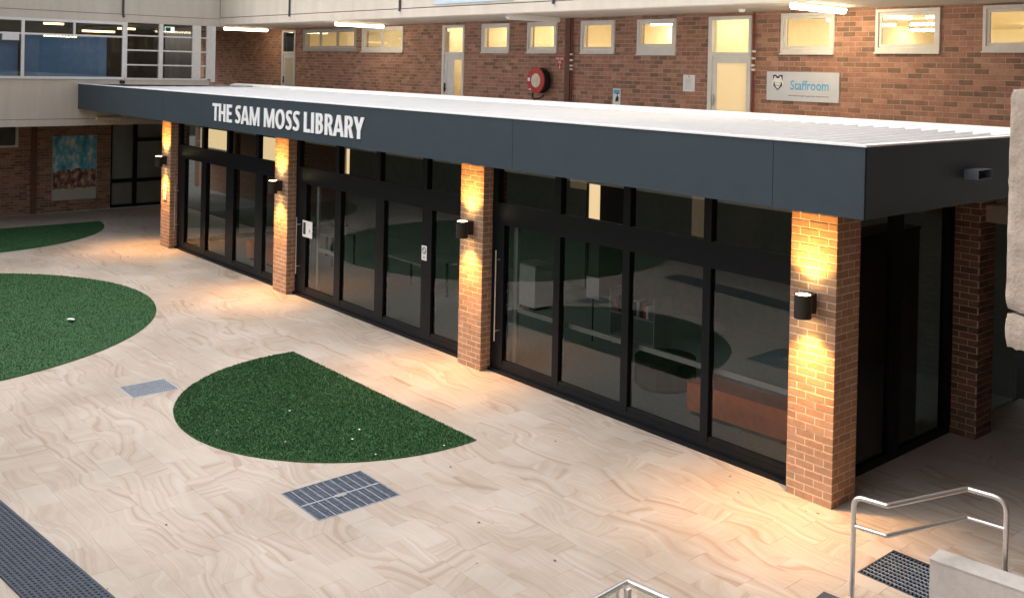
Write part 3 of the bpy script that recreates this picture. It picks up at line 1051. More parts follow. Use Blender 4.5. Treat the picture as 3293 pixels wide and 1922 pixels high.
# inner door frames, pale posts with a mid rail just behind the glass
for k, (xp, x1, lab) in enumerate(((-5.93, -0.75, 'pale inner post and waist rail behind the glass of the nearest bay'),
                                  (-12.18, -11.2, 'pale inner post and rail behind the glass door below the lettering'))):
    t = thing('inner_rail', lab, 'rail', (xp, 0.45, 0))
    part('post', MB().box(xp, xp + 0.09, 0.40, 0.45, 0.0065, 2.25), 'grey_paint', t)
    part('rail', MB().box(xp + 0.09, x1, 0.41, 0.45, 0.93, 1.0), 'grey_paint', t)
t = thing('black_backing', 'added black panel darkening the view through the end glazing of the library', 'black_backing', (-0.75, 1.7, 0))
part('carcass', MB().box(-0.95, -0.55, 0.55, 2.86, 0.0065, 2.72), 'black', t)  # plain black box added so the lower end panes look dark
part('top', MB().box(-0.96, -0.54, 0.54, 2.87, 2.72, 2.75), 'black_alu', t)
for (xa, ya, w, d, h) in ((-11.2, 2.2, 1.4, 0.7, 0.74), (-15.2, 2.4, 1.4, 0.7, 0.74)):
    t = thing('reading_table', 'low dark reading table inside the %s bay' % ('middle' if xa > -12 else 'farthest'), 'table', (xa, ya, 0))
    part('tabletop', MB().box(xa - w / 2, xa + w / 2, ya - d / 2, ya + d / 2, h - .03, h), 'grey_paint', t)
    for sx in (-1, 1):
        for sy in (-1, 1):
            lx, ly = xa + sx * (w / 2 - .05), ya + sy * (d / 2 - .05)
            part('leg', MB().box(lx - .02, lx + .02, ly - .02, ly + .02, 0.0065, h - .03), 'black_alu', t)
t = thing('bench', 'orange upholstered bench dimly seen inside the farthest bay', 'bench', (-15.6, 1.2, 0))
part('seat', MB().box(-16.6, -14.4, 0.95, 1.45, 0.07, 0.45), 'orange', t)
part('plinth', MB().box(-16.5, -14.5, 1.0, 1.4, 0.0065, 0.07), 'black', t)

# ---- notices on glass and pillar
t = thing('door_notice', 'white notice with a dark picture taped on the sliding door below the lettering', 'notice', (-12.15, 0.18, 1.22))
part('sheet', MB().box(-12.36, -11.96, 0.183, 0.186, 1.22, 1.55), 'paper', t)
part('picture', MB().box(-12.33, -12.23, 0.1815, 0.183, 1.27, 1.51), 'ink', t)
part('emblem', MB().cyl((-12.06, 0.1815, 1.36), 0.035, 0.0015, 14, 'y'), 'grey_paint', t)
t = thing('prohibition_sticker', 'small white sticker with a crossed circle on the dark mullion', 'sticker', (-8.05, 0.18, 1.42))
part('sheet', MB().box(-8.13, -7.98, 0.186, 0.189, 1.41, 1.66), 'paper', t)
part('ring', MB().ring((-8.055, 0.1845, 1.575), 0.058, 0.043, 0.0015, 24), 'black', t)
part('slash', MB().xz([(-8.10, 1.612), (-8.092, 1.62), (-8.01, 1.538), (-8.018, 1.53)], 0.183, 0.1845), 'black', t)
link('caption', text_mesh('NO', 0.04, 0.07, 'ink'), t, (-8.09, 0.1845, 1.44))
t = thing('toilet_sign', 'small white sign with a black figure on the farthest pillar', 'sign', (-19.27, -0.01, 1.2))
part('plate', MB().box(-19.37, -19.17, -0.016, -0.010, 1.2, 1.58), 'paper', t)
part('figure', MB().box(-19.31, -19.28, -0.018, -0.016, 1.38, 1.54).box(-19.26, -19.23, -0.0181, -0.016, 1.38, 1.54), 'black', t)
part('dot', MB().cyl((-19.265, -0.018, 1.31), 0.026, 0.002, 12, 'y'), 'red', t)

# ================================================================== REAR WING (brick, lit rooms)
DY = 5.525
rear = thing('brick_wing', 'red brick upper storey with lit windows and a deep concrete beam behind the white roof', 'building', (-12, DY, 0))
WIN = {'S1': (-4.65, -3.57, 5.085, 5.80), 'S2': (-2.78, -1.67, 5.105, 5.815), 'S3': (-0.985, 0.13, 5.125, 5.82),
       'w5': (-8.19, -7.15, 5.06, 5.775), 'w4': (-9.88, -8.85, 5.08, 5.785), 'w3': (-11.69, -10.67, 5.09, 5.79),
       'w1': (-13.42, -12.36, 5.09, 5.79), 'w7': (-19.05, -16.92, 5.10, 5.80), 'w6': (-22.57, -19.40, 5.14, 5.785)}
DOORS = {'R': (-6.31, -5.30, 3.06, 5.785), 'B': (-15.08, -14.14, 3.06, 5.785), 'A': (-24.03, -23.13, 3.06, 5.785)}
holes = list(WIN.values()) + list(DOORS.values())
WX0, WX1, WZ0, WZ1 = -31.0, 4.6, 3.05, 5.86
wm = MB()
for r in holes_rects(WX0, WX1, WZ0, WZ1, holes):
    wm.box(r[0], r[1], DY + 0.0035, DY + 0.2, r[2], r[3])
wall = part('brick_wall', wm, 'wall_mortar', rear)
rb = courses(WX0, WX1, WZ0 + 0.605, WZ1 - .01, holes)
lay(rb, 'x', DY, 'wall_brick', wall, limit=295)
gw_h = [(-25.6, -24.2, 1.0, 2.45), (-30.6, -28.0, 1.5, 2.45), (-19.95, -19.45, 1.45, 2.3)]
gwm = MB()
for r in holes_rects(-31.0, -19.42, 0.0, 2.825, gw_h):
    gwm.box(r[0], r[1], 5.525, 5.70, r[2], r[3])
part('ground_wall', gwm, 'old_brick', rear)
for a, b, c, d in gw_h:
    f_ = MB().box(a, a + .05, 5.54, 5.60, c, d).box(b - .05, b, 5.54, 5.60, c, d).box(a + .05, b - .05, 5.541, 5.60, c, c + .05).box(a + .05, b - .05, 5.541, 5.60, d - .05, d)
    w_ = part('ground_window', f_, 'white_paint', rear)
    part('lit_pane', MB().box(a + .05, b - .05, 5.585, 5.595, c + .05, d - .05), 'lit_window', w_)
# walkway floor, edge upstand with white capping, overhead beam and soffit
part('walkway', MB().box(-31, 4.6, 3.45, DY, 2.83, 3.05), 'soffit', rear)
cp = MB()
cp.add([(-23.3, 3.43, 3.95), (4.6, 3.43, 3.95), (4.6, 3.43, 4.03), (-23.3, 3.43, 4.03), (-23.3, 3.62, 4.075), (4.6, 3.62, 4.075), (4.6, 3.80, 4.07), (-23.3, 3.80, 4.07), (-23.3, 3.80, 3.05), (4.6, 3.80, 3.05)],
       [(0, 1, 2, 3), (3, 2, 5, 4), (4, 5, 6, 7), (7, 6, 9, 8)])
part('capping', cp, 'roof', rear)
BY = 3.32
bm_ = MB()
bm_.add([(-24.2, BY, 5.87), (4.6, BY, 5.81), (4.6, BY + .25, 5.81), (-24.2, BY + .25, 5.87), (-24.2, BY, 6.075), (4.6, BY, 5.985), (4.6, BY + .25, 5.985), (-24.2, BY + .25, 6.075)],
        [(0, 3, 2, 1), (4, 5, 6, 7), (0, 1, 5, 4), (1, 2, 6, 5), (2, 3, 7, 6), (3, 0, 4, 7)])
part('edge_beam', bm_, 'concrete', rear)
jx = [-23.87, -19.24, -13.74, -8.36, -3.0, 4.6]
def bz(x):
    return 6.075 - (x + 24.2) / 28.8 * 0.09
for a, b in zip(jx, jx[1:]):
    a2, b2 = a + .022, b - .022
    pm = MB()
    z0, z1 = bz(a2) + .018, bz(b2) + .018
    pm.add([(a2, BY + .003, z0), (b2, BY + .003, z1), (b2, BY + .24, z1), (a2, BY + .24, z0), (a2, BY + .003, 9.2), (b2, BY + .003, 9.2), (b2, BY + .24, 9.2), (a2, BY + .24, 9.2)],
           [(0, 3, 2, 1), (4, 5, 6, 7), (0, 1, 5, 4), (1, 2, 6, 5), (2, 3, 7, 6), (3, 0, 4, 7)])
    part('wall_panel', pm, 'concrete', rear)
part('panel_backing', MB().box(-24.2, 4.6, BY + .05, BY + .3, 6.1, 9.2), 'room_dark', rear)
for x in jx[1:4]:
    part('joint_pipe', MB().tube([(x, BY - .02, 9.0), (x, BY - .02, bz(x) + .0), (x, BY - .03, bz(x) - .05)], 0.028, 8), 'shadow_glass', rear)
part('ceiling_slab', MB().box(-31, 4.6, BY + .25, DY + .2, 5.855, 6.05), 'soffit', rear)
part('blue_window', MB().box(-12.35, -9.6, BY - .02, BY + .002, 6.105, 7.2), 'pale_panel', rear)
# rooms behind the wall
rm_ = MB()
rm_.box(-31, 4.6, 16.0, 16.1, 3.05, 6.2).box(-31, 4.6, DY + .2, 16.1, 5.98, 6.1).box(-31, 4.6, DY + .2, 16.1, 2.95, 3.05)
rm_.box(4.5, 4.6, DY + .2, 16.0, 3.05, 5.98).box(-31, -30.9, DY + .2, 16.0, 3.05, 5.98)
for x in (-6.9, -14.0, -16.2, -19.2, -23.0):
    rm_.box(x, x + .1, DY + .2, 16.0, 3.05, 5.98)
rm_.box(-12.2, -12.1, 7.4, 16.0, 3.05, 5.98)
part('room_lining', rm_, 'room', rear)
def window(k, panes=1, mat='white_paint', sill=0.03):
    x0, x1, z0, z1 = WIN[k]
    f = 0.05
    y0, y1 = DY - 0.035, DY + 0.10
    fm = MB()
    fm.box(x0, x1, y0, y1, z0, z0 + f + sill).box(x0, x1, y0, y1, z1 - f, z1).box(x0, x0 + f, y0 + .001, y1, z0 + f + sill, z1 - f).box(x1 - f, x1, y0 + .001, y1, z0 + f + sill, z1 - f)
    w = part('window', fm, mat, rear)
    xa, xb, za, zb = x0 + f, x1 - f, z0 + f + sill, z1 - f
    for i in range(panes):
        a = xa + (xb - xa) * i / panes
        b = xa + (xb - xa) * (i + 1) / panes
        g = 0.006
        s = 0.045
        sm = MB()
        sm.box(a + g, b - g, y0 + .02, y0 + .06, za + g, za + g + s).box(a + g, b - g, y0 + .02, y0 + .06, zb - g - s, zb - g)
        sm.box(a + g, a + g + s, y0 + .021, y0 + .06, za + g + s, zb - g - s).box(b - g - s, b - g, y0 + .021, y0 + .06, za + g + s, zb - g - s)
        part('sash', sm, mat, w)
        part('pane', MB().add([(a + g + s, y0 + .04, za + g + s), (b - g - s, y0 + .04, za + g + s), (b - g - s, y0 + .04, zb - g - s), (a + g + s, y0 + .04, zb - g - s)], [(0, 1, 2, 3)]), 'clear', w)
    part('sill', MB().box(x0 - .01, x1 + .01, y0 - .03, y0 + .02, z0 - .022, z0 - .001), mat, w)
for k in ('S1', 'S2', 'S3', 'w4', 'w3', 'w1'):
    window(k)
window('w5', sill=0.11)
window('w7', 2)
window('w6', 3, 'grey_paint')
def door(k, leaf):
    x0, x1, z0, z1 = DOORS[k]
    y0, y1 = DY - 0.03, DY + 0.12
    f = 0.06
    fm = MB()
    fm.box(x0, x0 + f + .03, y0, y1, z0, z1).box(x1 - f, x1, y0, y1, z0, z1).box(x0 + f + .03, x1 - f, y0 + .001, y1, z1 - f, z1).box(x0 + f + .03, x1 - f, y0 + .001, y1, 5.03, 5.10)
    d = part('door', fm, 'white_paint', rear)
    a, b = x0 + f + .03, x1 - f
    part('transom_pane', MB().add([(a, y0 + .05, 5.10), (b, y0 + .05, 5.10), (b, y0 + .05, z1 - f), (a, y0 + .05, z1 - f)], [(0, 1, 2, 3)]), 'clear', d)
    lf = MB()
    s = 0.10
    lf.box(a + .004, a + s, y0 + .03, y0 + .07, z0, 5.026).box(b - .05, b - .004, y0 + .03, y0 + .07, z0, 5.026).box(a + s, b - .05, y0 + .031, y0 + .07, 4.90, 5.026).box(a + s, b - .05, y0 + .031, y0 + .07, z0, z0 + .2)
    part('leaf', lf, 'white_paint', d)
    if leaf == 'panel':
        part('door_panel', MB().box(a + s, b - .05, y0 + .045, y0 + .055, z0 + .2, 4.90), 'door_glow', d)
    else:
        part('door_panel', MB().box(a + s, a + s + .30, y0 + .045, y0 + .055, z0 + .2, 4.90), 'white_paint', d)
        part('pane', MB().add([(a + s + .3, y0 + .05, z0 + .2), (b - .05, y0 + .05, z0 + .2), (b - .05, y0 + .05, 4.9), (a + s + .3, y0 + .05, 4.9)], [(0, 1, 2, 3)]), 'clear', d)
    h = MB().box(a + .03, a + .055, y0 + .0, y0 + .03, 4.08, 4.30).tube([(a + .042, y0 - .02, 4.16), (a + .15, y0 - .02, 4.16)], 0.010, 6)
    part('handle', h, 'steel' if k == 'R' else 'black', d)
# translucent cream blind : lit by the room lamps behind it
m, nt, out = nodes('cream_translucent_panel')
tr = nt.nodes.new('ShaderNodeBsdfTranslucent'); tr.inputs[0].default_value = (0.98, 0.93, 0.80, 1)
df = nt.nodes.new('ShaderNodeBsdfDiffuse'); df.inputs[0].default_value = (0.85, 0.80, 0.68, 1)
mx = nt.nodes.new('ShaderNodeMixShader'); mx.inputs[0].default_value = 0.45
nt.links.new(tr.outputs[0], mx.inputs[1]); nt.links.new(df.outputs[0], mx.inputs[2]); nt.links.new(mx.outputs[0], out.inputs[0])
M['door_glow'] = m
door('R', 'panel'); door('B', 'glass'); door('A', 'panel')
t = thing('shelf_unit', 'shelf with an orange tub seen through the open glass door', 'shelf', (-14.4, 6.6, 3.05))
part('carcass', MB().box(-14.75, -13.95, 6.6, 6.65, 3.05, 4.85).box(-14.75, -13.95, 6.2, 6.6, 4.1, 4.13).box(-14.75, -13.95, 6.2, 6.6, 4.6, 4.63), 'red', t)
o = part('tub', MB().cyl((-14.32, 6.35, 4.131), 0.13, 0.27, 16, 'z', 0.15), 'orange'); tag(o, 'orange tub on the red shelf behind the glass door', 'tub')
# fluorescent lights in the rooms
k0 = None
def tube_label(x):
    for lim, s in ((-19.4, 'triple pane window at the far left'), (-16.5, 'double pane window'), (-14.0, 'open glass door'), (-10.9, 'pair of windows left of the hose reel'),
                   (-8.4, 'window right of the hose reel'), (-6.6, 'window left of the staffroom door'), (-5.2, 'staffroom door'), (-3.2, 'window above the staffroom sign'), (-1.4, 'wide window right of the staffroom sign'), (9, 'window cut by the right edge')):
        if x < lim:
            return 'glowing ceiling tube seen through the ' + s
for (yy, xs) in ((6.9, (-1.2, -3.6, -5.9, -8.0, -10.4, -12.9, -15.2, -17.8, -20.8)), (8.8, (-0.9, -3.0, -5.2, -7.9, -10.2, -13.0, -15.1, -18.4, -21.8)), (11.2, (-1.9, -4.6, -6.2, -8.9, -11.5, -20.0)), (13.8, (-3.2, -6.0, -9.6, -12.8))):
    for x in xs:
        if k0 is None:
            k0 = thing('room_light', tube_label(x), 'ceiling light', (x, yy, 5.9), 'ceiling tubes inside the brick wing')
            part('tray', MB().box(x - .62, x + .62, yy - .06, yy + .06, 5.90, 5.978), 'white_paint', k0)
            part('tube', MB().box(x - .6, x + .6, yy - .035, yy + .035, 5.855, 5.899), 'tube', k0)
            src = k0
        else:
            c = src.copy(); COL.objects.link(c); c.location = (x, yy, 5.9); c['label'] = tube_label(x)
            for ch in src.children:
                d = ch.copy(); COL.objects.link(d); d.parent = c

# ---- lights under the walkway soffit
def batten(x, lit, label, z=5.855):
    t = thing('soffit_light', label, 'ceiling light', (x, 4.4, z), 'batten lights under the concrete soffit')
    part('tray', MB().box(x - .055, x + .055, 3.72, 5.15, z - .045, z - .001), 'white_paint', t)
    d = MB()
    d.add([(x - .06, 3.70, z - .045), (x + .06, 3.70, z - .045), (x + .045, 3.72, z - .115), (x - .045, 3.72, z - .115),
           (x - .06, 5.17, z - .045), (x + .06, 5.17, z - .045), (x + .045, 5.15, z - .115), (x - .045, 5.15, z - .115)],
          [(0, 1, 2, 3), (7, 6, 5, 4), (3, 2, 6, 7), (1, 5, 6, 2), (0, 3, 7, 4)])
    part('diffuser', d, lit or 'white_paint', t)
batten(-3.18, 'tube_soffit', 'lit batten light above the window left of the staffroom sign')
batten(-10.25, None, 'unlit grey batten light above the fire hose reel')
batten(-17.4, 'tube_far', 'lit batten light above the double pane window')
batten(-24.4, 'tube_far', 'lit batten light at the far corner of the brick wing')
o = part('camera_dome', MB().cyl((-5.0, 4.8, 5.80), 0.05, 0.054, 16, 'z', 0.07), 'white_paint'); tag(o, 'small white dome fixed to the soffit left of the lit batten', 'dome')

# ---- things fixed on the brick wall
t = thing('fire_hose_reel', 'red fire hose reel with a white hub on the brick wall', 'hose reel', (-10.9, DY, 4.4))
hx, hy, hz = -11.05, DY - 0.30, 4.45
part('front_disc', MB().ring((hx, hy, hz), 0.29, 0.16, 0.03, 32), 'red', t)
part('hub', MB().cyl((hx, hy + .006, hz), 0.159, 0.03, 28, 'y').cyl((hx, hy - .006, hz), 0.05, 0.012, 16, 'y'), 'cream', t)
part('hose', MB().cyl((hx, hy + .036, hz), 0.255, 0.15, 28, 'y'), 'black', t)
part('rear_disc', MB().cyl((hx, hy + .187, hz), 0.29, 0.02, 32, 'y'), 'black', t)
part('bracket', MB().box(hx - .05, hx + .05, hy + .208, DY - .002, hz - .05, hz + .05), 'black', t)
part('label', MB().box(hx - .27, hx - .19, hy - .004, hy - .001, hz - .02, hz + .06), 'paper', t)
part('label', MB().box(hx - .22, hx - .15, hy - .004, hy - .001, hz - .22, hz - .19), 'paper', t)
pts = [(hx - .17, hy + .1, hz - .22), (hx - .12, hy + .02, hz - .36), (hx - .02, hy - .02, hz - .43), (hx + .1, hy + .05, hz - .40), (hx + .17, hy + .12, hz - .33)]
part('hose_tail', MB().tube(pts, 0.02, 8), 'black', t)
t = thing('fire_sign', 'red triangular sign reading FIRE HOSE REEL above the hose reel', 'sign', (-10.56, DY, 4.85))
part('plate', MB().xz([(-10.585, 4.70), (-10.535, 4.70), (-10.40, 5.0), (-10.72, 5.0)], DY - .012, DY - .004), 'red', t)
link('word', text_mesh('FIRE HOSE', 0.055, 0.24, 'paper', bold=0.02), t, (-10.68, DY - .0135, 4.925))
link('word', text_mesh('REEL', 0.055, 0.12, 'paper', bold=0.02), t, (-10.62, DY - .0135, 4.845))
part('arrow', MB().xz([(-10.56, 4.715), (-10.535, 4.76), (-10.55, 4.76), (-10.55, 4.82), (-10.57, 4.82), (-10.57, 4.76), (-10.585, 4.76)], DY - .0135, DY - .0125), 'paper', t)
o = part('stand_pipe', MB().tube([(-10.13, DY - .05, 3.05), (-10.13, DY - .05, 5.84)], 0.022, 8), 'pipe_red'); tag(o, 'thin dark red pipe on the wall right of the hose reel', 'pipe')
o = part('duct', MB().box(-10.36, -10.2, DY - .05, DY - .002, 3.05, 5.85), 'old_brick'); tag(o, 'dark flat duct running up the brick wall beside the red pipe', 'duct')
o = part('stand_pipe', MB().tube([(-5.22, DY - .05, 3.05), (-5.22, DY - .05, 5.84)], 0.02, 8), 'pipe_red'); tag(o, 'thin dark red pipe right of the staffroom door', 'pipe')
for px, zz in ((-10.13, (5.03, 4.9, 4.78, 4.7)), (-5.22, (5.1, 4.97, 4.84, 4.76))):
    for zi, z in enumerate(zz):
        o = part('pipe_clip', MB().box(px - .03, px + .03, DY - .082, DY - .028, z, z + .04), 'white_paint')
        tag(o, '%s white clip around the thin red pipe %s' % (('topmost', 'second from top', 'third from top', 'lowest')[zi], 'by the hose reel' if px < -8 else 'by the staffroom door'), 'clip', 'pipe clips')
t = thing('notice', 'white framed paper notice on the brick left of the staffroom door', 'notice', (-6.78, DY, 4.33))
part('sheet', MB().box(-6.93, -6.63, DY - .018, DY - .006, 4.33, 4.66), 'paper', t)
part('pin', MB().cyl((-6.78, DY - .022, 4.625), 0.012, 0.004, 10, 'y'), 'ink', t)
tl_ = MB()
for k in range(7):
    z = 4.57 - k * 0.03
    tl_.box(-6.87, -6.87 + random.uniform(.1, .18), DY - .0188, DY - .018, z, z + .006)
part('print', tl_, 'grey_paint', t)
t = thing('poster', 'small poster with blue sky and a dark seated figure low on the brick wall', 'poster', (-8.75, DY, 4.0))
part('sheet', MB().box(-8.87, -8.65, DY - .010, DY - .004, 3.97, 4.33), 'paper', t)
part('heading', MB().box(-8.85, -8.67, DY - .012, DY - .010, 4.22, 4.31), 'sky_print', t)
part('figure', MB().xz([(-8.80, 4.06), (-8.71, 4.06), (-8.69, 4.13), (-8.735, 4.20), (-8.78, 4.13)], DY - .012, DY - .010).cyl((-8.735, DY - .0122, 4.225), .022, .002, 12, 'y'), 'ink', t)
t = thing('staffroom_sign', 'silver staffroom sign with a crest and blue lettering on the brick wall', 'sign', (-4.18, DY, 4.24))
sx0, sx1, sz0, sz1 = -4.93, -3.44, 4.235, 4.755
part('plate', MB().box(sx0, sx1, DY - .03, DY - .006, sz0, sz1), 'sign_grey', t)
yf = DY - .032
part('crest', MB().xz([(-4.69, 4.415), (-4.60, 4.50), (-4.585, 4.69), (-4.64, 4.70), (-4.69, 4.665), (-4.74, 4.70), (-4.795, 4.69), (-4.78, 4.50)], yf, DY - .03), 'navy', t)
cr = MB()
cr.xz([(-4.69, 4.44), (-4.63, 4.51), (-4.62, 4.60), (-4.66, 4.645), (-4.69, 4.63), (-4.72, 4.645), (-4.76, 4.60), (-4.75, 4.51)], yf - .0015, yf - .0002)
cr.xz([(-4.815, 4.525), (-4.795, 4.515), (-4.725, 4.66), (-4.755, 4.675)], yf - .0022, yf - .0002)
cr.xz([(-4.585, 4.515), (-4.565, 4.525), (-4.625, 4.675), (-4.655, 4.66)], yf - .0022, yf - .0002)
part('crest_figure', cr, 'paper', t)
part('crest_line', MB().xz([(-4.75, 4.51), (-4.69, 4.498), (-4.63, 4.51), (-4.63, 4.518), (-4.69, 4.506), (-4.75, 4.518)], yf - .003, yf - .0016).xz([(-4.74, 4.552), (-4.64, 4.552), (-4.64, 4.556), (-4.74, 4.556)], yf - .003, yf - .0016), 'navy', t)
link('word', text_mesh('Staffroom', 0.17, 0.78, 'text_blue', bold=0.012), t, (-4.42, yf, 4.435))
link('caption', text_mesh('Refurbished through the generosity of the community', 0.03, 0.82, 'ink', bold=0.01), t, (-4.45, yf, 4.315))

# ================================================================== END WING (concrete bands, blue blinds)
EX = -23.86
endw = thing('end_wing', 'concrete end wing with a white framed window strip and lattice above a brick ground floor', 'building', (EX, -3, 0))
YA, YB = -12.0, 3.0
ZS, ZH, ZB = 4.145, 5.815, 2.83
def bandpanel(y0, y1, z0, z1, x=EX):
    part('concrete_panel', MB().box(x - .22, x, y0, y1, z0, z1), 'concrete', endw)
cuts = [-12.0, -6.2, 0.40, 3.0]
for a, b in zip(cuts, cuts[1:]):
    bandpanel(a + .012, b - .012 if b < 3 else b, 3.03, ZS - .005)
    bandpanel(a + .012, b - .012 if b < 3 else b + .318, ZH + .235, 9.2, EX - .002)
part('concrete_panel', MB().box(EX - .22, EX - .001, YA, YB, ZB, 3.018), 'concrete', endw)
part('concrete_panel', MB().box(EX - .22, EX - .001, YA, YB + .32, ZH, ZH + .222), 'concrete', endw)
part('panel_backing', MB().box(EX - .24, EX - .06, YA, YB - .01, ZB + .05, ZS - .03).box(EX - .24, EX - .06, YA, YB - .01, ZH + .05, 9.1), 'room_dark', endw)
part('slab', MB().box(-31, EX - .23, YA, 3.0, ZB, 3.02), 'soffit', endw)
part('upper_slab', MB().box(-31, EX - .23, YA, 3.0, ZH + .003, 6.1), 'room_dark', endw)
part('room_lining', MB().box(-27.6, -27.5, YA, 3.0, 3.02, 5.81).box(-27.5, EX - .3, YA, 3.0, 5.80, 5.815), 'soffit_dark', endw)
# window strip
def wbar(y0, y1, z0, z1, dx=0.05, mat='white_alu', parent=None, nm='frame'):
    return part(nm, MB().box(EX - .05, EX + dx, y0, y1, z0, z1), mat, parent)
ws = part('window_strip', MB().box(EX - .06, EX + .035, YA, 0.46, ZS, ZS + .07), 'white_alu', endw)
wbar(YA, 0.40, ZH - .075, ZH - .002, .04, parent=ws)
wbar(YA, 0.40, 5.36, 5.41, .03, parent=ws)
for y in (-7.4, -4.8, -2.24, 0.43):
    wbar(y - .04, y + .04, ZS + .071, ZH - .003, .045, parent=ws)
for y in (-6.1, -3.5, -0.92):
    wbar(y - .03, y + .03, 5.411, ZH - .076, .028, parent=ws)
for a, b in ((-7.36, -4.84), (-4.76, -2.28), (-2.20, 0.39)):
    for z0, z1 in ((ZS + .07, 5.36), (5.41, ZH - .075)):
        part('pane', MB().add([(EX, a, z0), (EX, b, z0), (EX, b, z1), (EX, a, z1)], [(0, 1, 2, 3)]), 'clear', ws)
wbar(-2.75, -2.34, 5.19, 5.36, .06, parent=ws, nm='vent_frame')
for a, b in ((-7.36, -4.84), (-4.76, -2.28), (-2.20, 0.06)):
    part('blind', MB().box(EX - .30, EX - .29, a, b, ZS, 5.38), 'blind', ws)
# lattice of small panes
la = part('lattice_window', MB().box(EX - .08, EX + .03, 0.47, 2.93, ZS, ZS + .05), 'white_paint', endw)
for y0, y1 in ((0.47, 0.53), (1.45, 1.57), (2.46, 2.72), (2.90, 3.05)):
    part('post', MB().box(EX - .10, EX + .035, y0, y1, ZS + .051, ZH - .002), 'white_paint', la)
for z in (4.56, 4.99, 5.42):
    for y0, y1 in ((0.53, 1.45), (1.57, 2.46), (2.72, 2.90)):
        part('glazing_bar', MB().box(EX - .06, EX + .02, y0, y1, z, z + .04), 'white_paint', la)
zc = [ZS + .05, 4.56, 4.99, 5.42, ZH]
for z0, z1 in zip(zc, zc[1:]):
    for y0, y1 in ((0.53, 1.45), (1.57, 2.46), (2.72, 2.90)):
        part('pane', MB().add([(EX - .03, y0, z0), (EX - .03, y1, z0), (EX - .03, y1, z1), (EX - .03, y0, z1)], [(0, 1, 2, 3)]), 'clear', la)
part('corner_post', MB().box(EX - .10, EX + .04, 3.052, 3.18, ZS - .05, ZH), 'white_alu', endw)
# ground floor : brick wall set back, glass doors
GXW = -26.78
part('brick_wall', MB().box(GXW - .2, GXW - .0035, YA, 1.08, 0, ZB), 'wall_mortar', endw)
bw = [c for c in endw.children if c.name.startswith('brick_wall')][0]
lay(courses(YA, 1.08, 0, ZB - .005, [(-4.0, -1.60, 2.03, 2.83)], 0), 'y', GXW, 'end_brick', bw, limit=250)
part('pier', MB().box(GXW, GXW + .05, -1.24, -1.08, 0, ZB), 'old_brick', endw)
w = part('window', MB().box(GXW, GXW + .04, -4.0, -1.60, 2.03, 2.10).box(GXW, GXW + .04, -1.68, -1.60, 2.10, 2.82), 'white_paint', endw)
part('pane', MB().add([(GXW + .012, -4, 2.1), (GXW + .012, -1.68, 2.1), (GXW + .012, -1.68, 2.82), (GXW + .012, -4, 2.82)], [(0, 1, 2, 3)]), 'shadow_glass', w)
gd = part('glass_doors', MB().box(GXW - .06, GXW, 1.08, 3.6, 0, 0.09), 'black_alu', endw)
for y0, y1 in ((1.085, 1.12), (1.78, 1.90), (3.5, 3.6)):
    part('mullion', MB().box(GXW - .07, GXW + .01, y0, y1, 0.091, ZB), 'black_alu', gd)
for y0, y1, zr in ((1.12, 1.78, (0.80,)), (1.90, 3.5, (0.80, 2.1))):
    for z in zr:
        part('rail', MB().box(GXW - .05, GXW + .005, y0, y1, z, z + .11), 'black_alu', gd)
    part('pane', MB().add([(GXW - .03, y0, .09), (GXW - .03, y1, .09), (GXW - .03, y1, ZB), (GXW - .03, y0, ZB)], [(0, 1, 2, 3)]), 'clear', gd)
part('door_film', MB().box(GXW - .20, GXW - .19, 1.12, 3.5, 0.02, ZB), 'frosted', gd)
# lights in the end wing
for k, (y0, y1, z, lab) in enumerate(((-1.05, -0.50, 5.74, 'short white lit tube inside the left part of the window strip'), (0.05, 1.0, 5.56, 'long amber lit tube inside the window strip'),
                                     (1.1, 1.62, 5.68, 'short amber lit tube behind the lattice corner'))):
    t = thing('room_light', lab, 'ceiling light', (-26.4, y0, z))
    part('tube', MB().box(-26.44, -26.36, y0, y1, z, z + .05), 'tube_amber', t)
    part('tray', MB().box(-26.46, -26.34, y0, y1, z + .051, z + .07), 'white_paint', t)
t = thing('exit_sign', 'small green and white lit exit sign behind the lattice window', 'sign', (-24.4, 1.97, 5.6))
part('housing', MB().box(-24.42, -24.40, 1.83, 2.12, 5.595, 5.755), 'exit_lit', t)
part('symbol', MB().box(-24.399, -24.395, 1.84, 2.0, 5.61, 5.74), 'green', t)
o = part('white_box', MB().box(-24.45, -24.35, 2.75, 2.88, 5.57, 5.74), 'paper'); tag(o, 'small white box at the corner behind the lattice window', 'box')
t = thing('bulkhead_light', 'unlit cream bulkhead light on the concrete band left of the library roof', 'wall light', (EX, 0.05, 3.0))
part('base', MB().box(EX + .001, EX + .03, -0.30, 0.40, 2.965, 3.085), 'white_paint', t)
part('diffuser', MB().add([(EX + .03, -.29, 2.97), (EX + .03, .39, 2.97), (EX + .10, .37, 2.985), (EX + .10, -.27, 2.985), (EX + .03, -.29, 3.08), (EX + .03, .39, 3.08), (EX + .10, .37, 3.06), (EX + .10, -.27, 3.06)],
                          [(0, 1, 2, 3), (3, 2, 6, 7), (7, 6, 5, 4), (0, 3, 7, 4), (1, 5, 6, 2)]), 'cream', t)
t = thing('mural', 'framed blue mural panel over painted stonework on the dark brick wall', 'mural', (GXW, 0, 0.35))
part('board', MB().box(GXW + .004, GXW + .03, -0.63, 0.63, 0.36, 2.34), 'mural', t)
part('edge', MB().box(GXW + .003, GXW + .035, -0.65, -0.631, 0.35, 2.35).box(GXW + .003, GXW + .035, 0.631, 0.65, 0.35, 2.35), 'grey_paint', t)
o = part('downpipe', MB().tube([(EX + .02, 0.40, 9.0), (EX + .02, 0.40, 6.08), (EX + .03, 0.42, 5.95)], 0.035, 8), 'shadow_glass'); tag(o, 'short dark pipe in the joint of the upper concrete band at the left', 'pipe')
